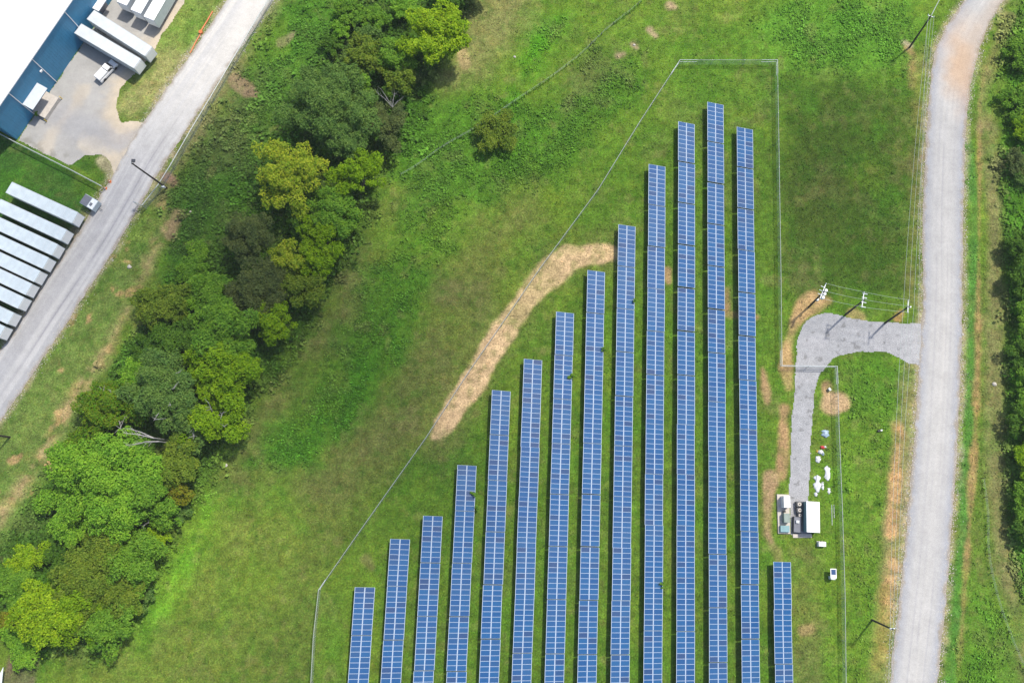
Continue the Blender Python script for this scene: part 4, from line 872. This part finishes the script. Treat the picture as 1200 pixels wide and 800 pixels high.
# ------------------------------------------------------------------ semi-trailers
def trailer(corner_a, corner_b, direc, L, label, group, mat, h=4.0, W_=2.5, near=True, reefer=False):
    """corner_a, corner_b: roof corners of the end that faces the camera (photo px); direc: px point far along the trailer"""
    a = np.array(G(*corner_a, h)); b_ = np.array(G(*corner_b, h)); mid = (a+b_)/2; f = np.array(G(*direc[1], h))-np.array(G(*direc[0], h)); f /= np.linalg.norm(f)
    t = empty('semi_trailer', (mid[0], mid[1], 0), math.atan2(f[1], f[0]), label=label, cat='trailer', group=group)
    w2 = W_/2; b = MB().box(0, L, -w2, w2, 1.15, h, 0, 0.05); b.build('body', MT[mat[1]], t)
    b = MB().box(0.04, L-.04, -w2+.04, w2-.04, h+0.003, h+0.02)
    b.build('roof', MT[mat[0]], t)
    b = MB()
    for i in range(1, int(L/1.3)): b.box(i*1.3, i*1.3+0.05, -w2+.06, w2-.06, h+0.022, h+0.034)
    b.box(1.5, 1.56, -w2+.03, w2-.03, h+.023, h+.045)
    b.build('roof_bows', MT['trailerside'], t)
    b = MB()
    for s in (-1, 1): b.box(0.02, L-.02, s*w2-.03, s*w2+.03, h-.1, h+.045)
    b.build('top_rail', MT['steel'], t)
    MB().box(0.1, L-.1, -0.5, 0.5, 0.95, 1.147).build('chassis', MT['darkmetal'], t)
    b = MB().box(-0.03, -0.003, -1.15, 1.15, 1.3, 3.85); b.build('front_panel', MT['roofwhite'], t)
    for s in (-1, 1): MB().box(2.4, 2.55, s*0.8-.08, s*0.8+.08, 0.0, 0.95).build('landing_leg', MT['darkmetal'], t)
    wh = MB().disc_y((0, 0, 0), 0.5, 0.5).mesh('wheel', MT['dark'])
    for xx in (L-1.2, L-2.5):
        for s in (-1, 1): link('wheel', wh, t, (xx, s*(w2-.3), 0.5))
    return t
grp = 'white trailers parked side by side beside the left road'
ends = [((90.6, 249), (85.3, 261.4), 'topmost trailer of the rank beside the left road, its whole length in view'), ((77.4, 268.7), (72.2, 282.4), 'second trailer from the top of the rank beside the left road'),
        ((67, 286.6), (61.7, 299), 'third trailer from the top of the rank beside the left road'), ((56.4, 302.3), (51.2, 314.7), 'fourth trailer from the top of the rank beside the left road'),
        ((46.7, 317.8), (40.7, 330), 'fifth trailer from the top of the rank beside the left road'), ((36.7, 333), (31, 344.9), 'sixth trailer from the top of the rank beside the left road'),
        ((27.6, 348.8), (21.5, 361), 'seventh trailer from the top of the rank beside the left road'), ((15.2, 367.2), (10, 379), 'eighth trailer, second from the bottom of the rank beside the left road'),
        ((5.2, 383), (-1, 395.5), 'lowest trailer of the rank, only its corner in view')]
for a, b_, lab in ends: trailer(a, b_, ((90.6, 249), (5.2, 209.7)), 15.6, lab, grp, ('trailer', 'trailer'))
trailer((165, 68.4), (157, 81), ((165, 68.4), (95, 27)), 15.6, 'lower of the two trailers backed up to the blue warehouse wall', 'trailers parked at the warehouse', ('trailerw', 'trailerside'))
trailer((178, 55), (170, 66), ((178, 55), (108, 10.4)), 15.6, 'upper of the two trailers backed up to the blue warehouse wall', 'trailers parked at the warehouse', ('trailerw', 'trailerside'))
for a, b_, lab in (((149.5, 8.5), (135.5, 0.5), 'leftmost of the three trailers cut off by the top edge'), ((166, 18), (152, 10), 'middle one of the three trailers cut off by the top edge'), ((181, 26), (167.5, 18), 'rightmost of the three trailers cut off by the top edge')):
    trailer(a, b_, ((180, 26), (195, 0)), 15.6, lab, 'trailers at the top edge', ('roofwhite', 'trailerside'))

# ------------------------------------------------------------------ pickup / van
def van():
    p0 = np.array(G(116, 91, 1)); p1 = np.array(G(132, 74, 1)); f = (p1-p0)/np.linalg.norm(p1-p0); c = (p0+p1)/2
    t = empty('parked_pickup', (c[0], c[1], 0), math.atan2(f[1], f[0]), label='white pickup with a covered bed parked in the truck yard', cat='pickup')
    b = MB(); b.box(-2.6, 2.6, -.95, .95, .45, .98, 0, .08); b.build('body', MT['white'], t)
    b = MB(); b.hexa([(-.1, -.88, .983), (1.55, -.88, .983), (1.55, .88, .983), (-.1, .88, .983), (.05, -.74, 1.75), (1.0, -.74, 1.75), (1.0, .74, 1.75), (.05, .74, 1.75)]); b.build('cab', MT['white'], t)
    b = MB(); b.quad((1.553, -.78, 1.05), (1.553, .78, 1.05), (1.05, .68, 1.73), (1.05, -.68, 1.73)); b.build('windscreen', MT['glassdark'], t)
    for s in (-1, 1): MB().quad((.1, s*.885, 1.1), (1.3, s*.885, 1.1), (1.0, s*.80, 1.6), (.15, s*.80, 1.6)).build('side_window', MT['glassdark'], t)
    MB().box(-2.55, -.15, -.86, .86, .99, 1.62, 0, .1).build('bed_cover', MT['white'], t)
    MB().box(1.7, 2.5, -.7, .7, .985, 1.03, 0, .02).build('bonnet', MT['white'], t)
    wh = MB().disc_y((0, 0, 0), .38, .26).mesh('wheel', MT['dark'])
    for xx in (-1.65, 1.65):
        for s in (-1, 1): link('wheel', wh, t, (xx, s*.84, .38))
    for s in (-1, 1): MB().box(2.602, 2.63, s*.7-.15, s*.7+.15, .7, .9).build('headlight', MT['insul'], t)
    for s in (-1, 1): MB().box(1.1, 1.3, s*1.05-.1, s*1.05+.1, 1.0, 1.2).build('mirror', MT['dark'], t)
van()
def at_obj(name, u0, v0, u1, v1, label, cat, z=0.0, group=None):     # empty between two px points, x axis along them
    p0 = np.array(G(u0, v0, z)); p1 = np.array(G(u1, v1, z)); f = p1-p0; L = np.linalg.norm(f); c = (p0+p1)/2
    return empty(name, (c[0], c[1], 0), math.atan2(f[1], f[0]), label=label, cat=cat, group=group), L
t, L = at_obj('equipment_trailer', 96, 232, 115, 243, 'small white equipment trailer with a dark grey roof panel beside the left road', 'trailer', 1.5)
MB().box(-1.6, 1.6, -1.1, 1.1, .5, 2.0, 0, .05).build('body', MT['trailer'], t); MB().box(-1.55, .15, -1.03, 1.03, 2.003, 2.06).build('roof_panel', MT['graypanel'], t)
MB().box(.5, .95, -.5, .1, 2.003, 2.2).build('roof_vent', MT['graypanel'], t); MB().box(.3, 1.5, -1.0, 1.0, 2.003, 2.02).build('roof_deck', MT['insul'], t)
MB().tube([(1.6, 0, .5), (2.5, 0, .45)], .06).build('drawbar', MT['darkmetal'], t)
for s in (-1, 1): MB().disc_y((0, s*1.2, .35), .35, .2).build('wheel', MT['dark'], t)
def cone(u, v, label):
    p = V(u, v); t = empty('traffic_cone', (p.x, p.y, 0), label=label, cat='cone', group='orange cones at the yard fence end')
    MB().box(-.3, .3, -.3, .3, .005, .06).build('base', MT['orange'], t); MB().tube([(0, 0, .06), (0, 0, .9)], .2, .05, 10).build('cone_body', MT['orange'], t); MB().tube([(0, 0, .45), (0, 0, .6)], .142, .118, 10).build('stripe', MT['white'], t)
cone(129, 213, 'orange cone standing beyond the end of the pale metal fence'); cone(124, 221, 'orange cone right at the end post of the pale metal fence'); 
# orange pipe boom on the verge
t, L = at_obj('orange_pipe', 223, 63, 250, 14, 'long orange pipe lying on the grass strip beside the left road', 'pipe')
MB().tube([(-L/2, 0, .14), (-L/4, .1, .14), (0, 0, .14)], .13, n=8).build('pipe', MT['orange'], t); MB().tube([(-.1, .3, .14), (L/4, .15, .14), (L/2, .1, .14)], .15, n=8).build('pipe', MT['orange'], t)
MB().tube([(-.1, .1, 0.02), (-.1, .1, .5)], .42, .42, 12).build('coil', MT['orange'], t)
t, L = at_obj('canopy', -2, 815, 12, 779, 'pointed white canopy tip poking in at the bottom left corner', 'canopy')
b = MB(); b.hexa([(-L/2, -1.4, 1.6), (L/2, -.03, 2.2), (L/2, .03, 2.2), (-L/2, 1.0, 1.6), (-L/2, -1.4, 1.64), (L/2, -.03, 2.24), (L/2, .03, 2.24), (-L/2, 1.0, 1.64)]); b.build('canopy_top', MT['insul'], t)
for s in (-.9, .6): MB().tube([(-L/2+.5, s, 0), (-L/2+.5, s, 1.62)], .05).build('pole', MT['steel'], t)

# ------------------------------------------------------------------ utility poles and lines
def pole(base, top, H, label, arm=None, arm_len=2.4, extra=None, group='wooden utility poles'):
    p = V(*base); q = V(*top, H); t = empty('utility_pole', (p.x, p.y, 0), label=label, cat='utility pole', group=group); d = Vector((q.x-p.x, q.y-p.y, H))
    MB().tube([(0, 0, 0), tuple(d)], .21, .14, n=8).build('shaft', MT['wood'], t)
    ends = []
    if arm is not None:
        ax = Vector((math.cos(arm), math.sin(arm), 0)); c = d*0.97; px_ = Vector((-ax.y, ax.x, 0))
        b = MB(); a0 = c-ax*arm_len/2+px_*.18; a1 = c+ax*arm_len/2+px_*.18
        b.hexa([tuple(a0-px_*.06-Vector((0, 0, .07))), tuple(a1-px_*.06-Vector((0, 0, .07))), tuple(a1+px_*.06-Vector((0, 0, .07))), tuple(a0+px_*.06-Vector((0, 0, .07))),
                tuple(a0-px_*.06+Vector((0, 0, .07))), tuple(a1-px_*.06+Vector((0, 0, .07))), tuple(a1+px_*.06+Vector((0, 0, .07))), tuple(a0+px_*.06+Vector((0, 0, .07)))])
        b.build('crossarm', MT['insul'], t)
        for k in (-.46, 0.0, .46):
            e = c+ax*arm_len*k+px_*.18+Vector((0, 0, .07)); MB().tube([tuple(e), tuple(e+Vector((0, 0, .28)))], .10, .06, 8).build('insulator', MT['insul'], t); ends.append(Vector((p.x, p.y, 0))+e+Vector((0, 0, .28)))
    else:
        MB().tube([tuple(d), tuple(d+Vector((0, 0, .3)))], .09, .06, 8).build('insulator', MT['insul'], t); ends = [Vector((p.x, p.y, 0))+d+Vector((0, 0, .3))]*3
    if extra: extra(t, d)
    return ends
def xf(t, d):
    ax = Vector((math.cos(math.radians(68)), math.sin(math.radians(68)), 0)); px_ = Vector((-ax.y, ax.x, 0))
    for k in (-.75, 0, .75):
        c = d*0.86+ax*k-px_*.42; MB().tube([tuple(c-Vector((0, 0, .45))), tuple(c+Vector((0, 0, .45)))], .28, .28, 10).build('transformer', MT['insul'], t)
    c = d*0.97+px_*.9
    b = MB(); 
    for k in (-.8, 0, .8): b.tube([tuple(d*0.97+ax*k), tuple(d*0.97+ax*k+px_*.9)], .06)
    b.build('cutout_bracket', MT['insul'], t); MB().tube([tuple(d*.45-px_*.2), tuple(d*.52-px_*.2)], .25, .25, 8).build('meter_box', MT['steel'], t)
def xf2(t, d):
    ax = Vector((math.cos(math.radians(80)), math.sin(math.radians(80)), 0)); px_ = Vector((-ax.y, ax.x, 0)); b = MB()
    for k in (-1.3, -.4, .5, 1.3): b.tube([tuple(d*0.96+ax*k-px_*.55), tuple(d*0.96+ax*k+px_*.4)], .09)
    b.build('switch_arms', MT['insul'], t)
def tiny(t, d):
    MB().tube([tuple(d*.94+Vector((.35, 0, -.1))), tuple(d*.94+Vector((.35, 0, .3)))], .16, .16, 8).build('arrester', MT['insul'], t)
def lamp(t, d):
    f = Vector((d.x, d.y, 0)).normalized(); s = Vector((-f.y, f.x, 0)) 
    c = d*.93; MB().tube([tuple(c), tuple(c-s*.9)], .05).build('lamp_arm', MT['darkmetal'], t); e = c-s*.9
    MB().box(e.x-.35, e.x+.35, e.y-.3, e.y+.3, e.z-.15, e.z+.12, 0, .05).build('lamp_head', MT['darkmetal'], t)
    MB().box(-.35, .25, -.5, -.22, 1.2, 1.9).build('meter_box', MT['insul'], t)
r = math.radians
e1 = pole((948, 359.5), (966, 341), 10, 'pole carrying a cluster of transformers, furthest left of three by the loop drive', r(68), 3.4, xf)
e2 = pole((991, 368.5), (1013, 351), 10, 'middle pole of the three beside the gravel loop drive', r(80), 3.2, xf2)
e3 = pole((1037, 378.5), (1066, 358.5), 10, 'pole where the short line joins the roadside line by the loop entrance', r(85), 2.6, tiny)
e4 = pole((1022, 726), (1047, 737.5), 10, 'lone roadside pole near the bottom of the right-hand road', r(5), 1.2)
e5 = pole((1066, 55.5), (1091, 19), 10.5, 'lone roadside pole near the top where the right-hand road bends', r(-20), 1.2)
e6 = pole((195.5, 220.5), (154, 191), 14, 'tall dark lamp pole leaning over the left road from the fence corner', None, 1, lamp)
e7 = pole((11.5, 512), (-20, 507.5), 10, 'pole at the left edge of the grass verge, mostly cut off', None)
def wire(a, b_, label, sag=0.5, rad=0.022, group='overhead wires'):
    o = Vector((a.x, a.y, 0)); P = []
    for i in range(13):
        f = i/12; q = a.lerp(b_, f); q.z -= 4*sag*f*(1-f); P.append(tuple(q-o))
    ob = MB().tube(P, rad, n=5).build('power_line', MT['wire']); ob.location = o; tag(ob, label, 'wire', group)
nm3 = ['left', 'middle', 'right']
for k in range(3):
    wire(e2[k], e1[k], f'{["lower", "middle", "upper"][k]} wire between the transformer pole and the middle pole', .25, .022)
    wire(e3[k], e2[k], f'{["lower", "middle", "upper"][k]} wire between the middle pole and the roadside junction pole', .3, .022)
sh = [Vector((-.9, 0, 0)), Vector((.0, 0, .05)), Vector((.9, 0, 0))]; j3 = (e3[0]+e3[2])/2
e_dn = (e4[0]+e4[2])/2; 
for k in range(3):
    wire(j3+sh[k]*1.1, e5[k], f'{nm3[k]} wire of the roadside line running up to the road bend', 1.0, .024)
    wire(e4[k], j3+sh[k]*1.1, f'{nm3[k]} wire of the roadside line between junction pole and bottom pole', 1.1, .024)
    wire(V(1042+k*3, 860, 9), e4[k], f'{nm3[k]} wire leaving the bottom of the picture from the lone pole', .4, .024)
wire(e5[1], V(1122, -40, 10.5), 'thick pale wire running out of the top from the bend pole', .2, .075)
wire(V(1076, 420, 8.6), V(1087, 25, 8.8), 'lowest communications cable beside the roadside line', .8, .02)

# ------------------------------------------------------------------ inverter pad, container and clutter
t, L = at_obj('inverter_skid', 917, 579, 918.5, 625, 'long white equipment skid on a concrete pad beside the narrow drive', 'inverter station')
MB().box(-L/2, L/2, -1.15, 1.15, .0, .35).build('pad', MT['concrete'], t)
MB().box(-L/2+.35, -L/2+2.5, -.45, .75, .353, 2.3, 0, .04).build('cabinet', MT['white'], t)
b = MB().box(-.1, 1.6, -.35, .75, .353, 1.7, 0, .04)
b.build('transformer', MT['greyg'], t)
b = MB()
for i in range(6): b.box(.05+i*.25, .11+i*.25, .753, .9, .5, 1.5)
b.build('cooling_fins', MT['greyg'], t)
MB().box(L/2-1.5, L/2-.3, -.85, .85, .353, .95, 0, .03).build('low_cabinet', MT['teal'], t)
MB().box(-.6, -.3, -.2, .2, .353, 1.1).build('switch_box', MT['dark'], t)
t, L = at_obj('storage_container', 952.5, 587.5, 953, 623.5, 'white-roofed storage container standing at the end of the narrow drive', 'container', 2.5)
L = 5.6; MB().box(-L/2, L/2, -1.2, 1.2, .15, 2.55, 0, .03).build('body', MT['teal'], t)
MB().box(-L/2-.03, L/2+.03, -1.23, 1.23, 2.553, 2.62, 0, .03).build('roof', MT['roofwhite'], t)
b = MB()
for i in range(18): b.box(-L/2+.2+i*.31, -L/2+.26+i*.31, -1.1, 1.1, 2.623, 2.64)
b.build('roof_ribs', MT['white'], t)
b = MB()
for s in (-1, 1):
    for i in range(18): b.box(-L/2+.2+i*.31, -L/2+.32+i*.31, s*1.2-.03, s*1.2+.03, .3, 2.4)
b.build('side_ribs', MT['teal'], t)
for s in (-.58, .58): MB().box(L/2+.003, L/2+.06, s-.55, s+.55, .2, 2.5).build('door', MT['teal'], t)
MB().box(-L/2, L/2, -1.1, 1.1, 0, .147).build('base_frame', MT['darkmetal'], t)
t, L = at_obj('concrete_slab', 929, 627.5, 951, 627.5, 'low tan concrete slab at the foot of the container', 'slab'); MB().box(-L/2, L/2, -.35, .35, 0, .15).build('slab', MT['concrete'], t)
def gadget(u, v, label, sx, sy, h, kind):
    p = V(u, v, h*0.6); t = empty('equipment_unit', (p.x, p.y, 0), rrng.uniform(-.15, .15), label=label, cat='equipment', group='dark equipment beside the container')
    MB().box(-sx/2, sx/2, -sy/2, sy/2, .1, h, 0, .06).build('housing', MT['darkmetal'], t)
    for s in (-1, 1): MB().box(-sx/2+.05, sx/2-.05, s*sy*.3-.06, s*sy*.3+.06, 0, .097).build('runner', MT['dark'], t)
    if kind == 'fan':
        MB().tube([(0, 0, h), (0, 0, h+.1)], min(sx, sy)*.36, n=12).build('fan_guard', MT['concrete'], t); MB().tube([(0, 0, h+.1), (0, 0, h+.13)], min(sx, sy)*.13, n=8).build('fan_hub', MT['dark'], t)
    if kind == 'tray':
        MB().box(-sx/2+.1, sx/2-.1, -sy/2+.1, sy/2-.1, h+.003, h+.05).build('tray', MT['graypanel'], t); MB().box(-.35, .2, sy/2-1.2, sy/2-.7, h+.053, h+.4).build('white_box', MT['insul'], t)
gadget(936, 590.5, 'topmost dark unit with a round fan beside the container', 1.05, 1.0, 1.1, 'fan')
gadget(936.5, 597.5, 'second dark fan unit down beside the container', 1.1, 1.0, 1.0, 'fan')
gadget(937, 603.5, 'third and smallest dark fan unit beside the container', .8, .8, .8, 'fan')
gadget(934, 614.5, 'largest dark tray-like unit carrying a white box', 1.5, 3.0, .8, 'tray')
t, L = at_obj('utility_box', 959.5, 637, 968, 637.5, 'white utility box in the grass below the container', 'box', 1.0); MB().box(-.68, .68, -.42, .42, .08, 1.05, 0, .04).build('cabinet', MT['white'], t); MB().box(-.75, .75, -.5, .5, 0, .077).build('base', MT['concrete'], t)
MB().box(-.6, .6, .423, .44, .2, .95).build('door', MT['white'], t)
p = V(977, 671.5, 1.8); t = empty('solar_station', (p.x, p.y, 0), 0, label='small white mast unit topped by one solar panel inside the fence', cat='solar station')
MB().box(-.55, .55, -.9, .85, 1.62, 1.72).build('frame', MT['white'], t); MB().box(-.42, .42, -.25, .7, 1.723, 1.75).build('solar_panel', MT['cells'], t); MB().tube([(0, 0, 0), (0, 0, 1.62)], .1).build('mast', MT['steel'], t); MB().box(-.4, .4, -1.15, -.6, .05, 1.5).build('cabinet', MT['insul'], t)
def crumple(name, u, v, w_, l_, h, mat, label, cat, seed):
    p = V(u, v); rg = np.random.default_rng(seed); n = 10; gx_, gy_ = np.meshgrid(np.linspace(-1, 1, n), np.linspace(-1, 1, n))
    rag = 1+0.42*np.sin(gx_*3+seed)*np.cos(gy_*5-seed)+0.15*np.sin(gy_*9+seed); r_ = np.sqrt(gx_**2+gy_**2)
    zz = np.maximum(h*(1-0.62*r_**2)*rg.uniform(.45, 1, gx_.shape), 0.02)+0.02; 
    xx = gx_*w_/2*rag*np.sqrt(1-gy_**2*.35)+rg.normal(0, .05, gx_.shape); yy = gy_*l_/2*np.sqrt(1-gx_**2*.35)+rg.normal(0, .03, gx_.shape)
    vv = np.stack([xx, yy, zz], -1).reshape(-1, 3); bot = vv.copy(); bot[:, 2] = 0.0; ix = np.arange(n*n).reshape(n, n)
    qd = np.stack([ix[:-1, :-1], ix[:-1, 1:], ix[1:, 1:], ix[1:, :-1]], -1).reshape(-1, 4)
    ring = list(ix[0, :])+list(ix[1:, -1])+list(ix[-1, -2::-1])+list(ix[-2:0:-1, 0]); sd_ = np.array([[ring[i], ring[(i+1) % len(ring)]] for i in range(len(ring))])
    side = np.stack([sd_[:, 1], sd_[:, 0], sd_[:, 0]+n*n, sd_[:, 1]+n*n], 1)
    me = np_mesh(name, np.concatenate([vv, bot]), np.concatenate([qd, side]), [MT[mat]]); o = bpy.data.objects.new(name, me); COL.objects.link(o); o.location = (p.x, p.y, 0)
    return tag(o, label, cat, 'litter heap beside the narrow drive' if cat in ('sheet', 'bag') else None)
crumple('tarp', 967, 508, 1.3, 1.5, .5, 'tarp', 'pale blue crumpled tarp in the grass right of the narrow drive', 'tarp', 1)
crumple('plastic_bag', 963.5, 524, .8, .6, .5, 'red', 'red bag on top of the small litter heap', 'bag', 2)
crumple('plastic_bag', 961.5, 529.5, 1.1, .8, .5, 'sheet', 'white bag directly under the red bag', 'bag', 3)
crumple('plastic_bag', 966.5, 523.5, .5, .4, .3, 'sheet', 'tiny white scrap right of the red bag', 'bag', 4)
crumple('plastic_bag', 964, 532, .5, .5, .3, 'tarp', 'bluish scrap at the lower side of the litter heap', 'bag', 14)
crumple('plastic_bag', 957.3, 528.5, .4, .5, .3, 'yellow', 'yellowish scrap left of the white bag', 'bag', 5)
crumple('plastic_bag', 958.5, 538, 1.0, 1.3, .4, 'sheet', 'white bag lying alone between heap and long sheets', 'bag', 6)
crumple('plastic_sheet', 969.5, 554.5, 1.0, 2.9, .35, 'sheet', 'long white crumpled sheet nearer the fence', 'sheet', 7)
crumple('plastic_sheet', 957.6, 566.5, 1.2, 3.3, .4, 'sheet', 'long white crumpled sheet beside the narrow drive', 'sheet', 8)
crumple('plastic_sheet', 956, 579, .6, .8, .2, 'sheet', 'small white sheet at the lower end of the long ones', 'sheet', 9)
crumple('plastic_sheet', 964, 569, .5, 1.6, .15, 'sheet', 'thin torn white strip between the two long sheets', 'sheet', 10)
crumple('plastic_sheet', 971.5, 575, .5, 1.2, .15, 'sheet', 'torn white scrap nearest the fence', 'sheet', 11)
for k, (u, l_) in enumerate(((974.5, 4.0), (977, 2.6))):
    t, L = at_obj('white_pipe', u, 591, u+.5, 591+l_*6, ['long white plastic pipe lying in the grass by the fence', 'short white plastic pipe lying next to the long one'][k], 'pipe'); MB().tube([(-L/2, 0, .06), (L/2, 0, .06)], .05, n=8).build('pipe', MT['sheet'], t)
t, L = at_obj('marker_box', 1028, 505, 1033, 504, 'small black and white box in the grass left of the roadside line', 'box'); MB().box(-.5, .1, -.2, .2, 0, .45, 0, .04).build('housing', MT['dark'], t); MB().box(.12, .5, -.15, .15, 0, .35, 0, .03).build('lid', MT['insul'], t)
t, L = at_obj('fence_panel_stub', 970, 455, 972, 458, 'small grey meter box on the dirt by the fence corner', 'box'); t.name = 'meter_box'; MB().box(-.3, .3, -.2, .2, 0, .8, 0, .03).build('housing', MT['steel'], t); MB().box(-.2, .2, .203, .22, .2, .6).build('cover', MT['darkmetal'], t)
# ------------------------------------------------------------------ stones
def stone(u, v, s, label, seed):
    rg = np.random.default_rng(seed); b = MB(); n = 7; p = V(u, v)
    rings = [(0.0, .85), (.35, 1.0), (.75, .7), (.95, .25)]; base = 0; vs = []
    jit = 1+rg.normal(0, .12, (4, n))
    for i, (zz, rr_) in enumerate(rings):
        for k in range(n): an = 6.283*k/n; b.v.append((math.cos(an)*rr_*s*jit[i][k], math.sin(an)*rr_*s*.8*jit[i][k], zz*s*.8))
    for i in range(3):
        for k in range(n): j = (k+1) % n; b.f.append((i*n+k, i*n+j, (i+1)*n+j, (i+1)*n+k)); b.m.append(0)
    b.f.append(tuple(3*n+k for k in range(n))); b.m.append(0)
    o = b.build('stone', MT['stone'], label=label, cat='stone', group='pale stones lying in the grass'); o.location = (p.x, p.y, 0)
stone(264, 545, .5, 'lone white stone on the meadow right of the tree belt', 1)
stone(107, 465, .5, 'pale stone on the verge left of the reddish-tipped lime tree', 2); stone(152, 313, .5, 'pale stone on the grass verge below the yard', 3)
stone(1128, 392, .28, 'small white stone on the right side of the right-hand road', 4); stone(603, 67*1.0, .3, 'tiny pale stone on the slope near the old wire fence', 5)
stone(743, 53, .3, 'pale stone on the slope near the top of the enclosure', 6); stone(223, 248, .3, 'small white stone below the tall lamp pole', 7)
stone(1165, 450, .45, 'pale stone in the grassy track right of the right-hand road', 8)
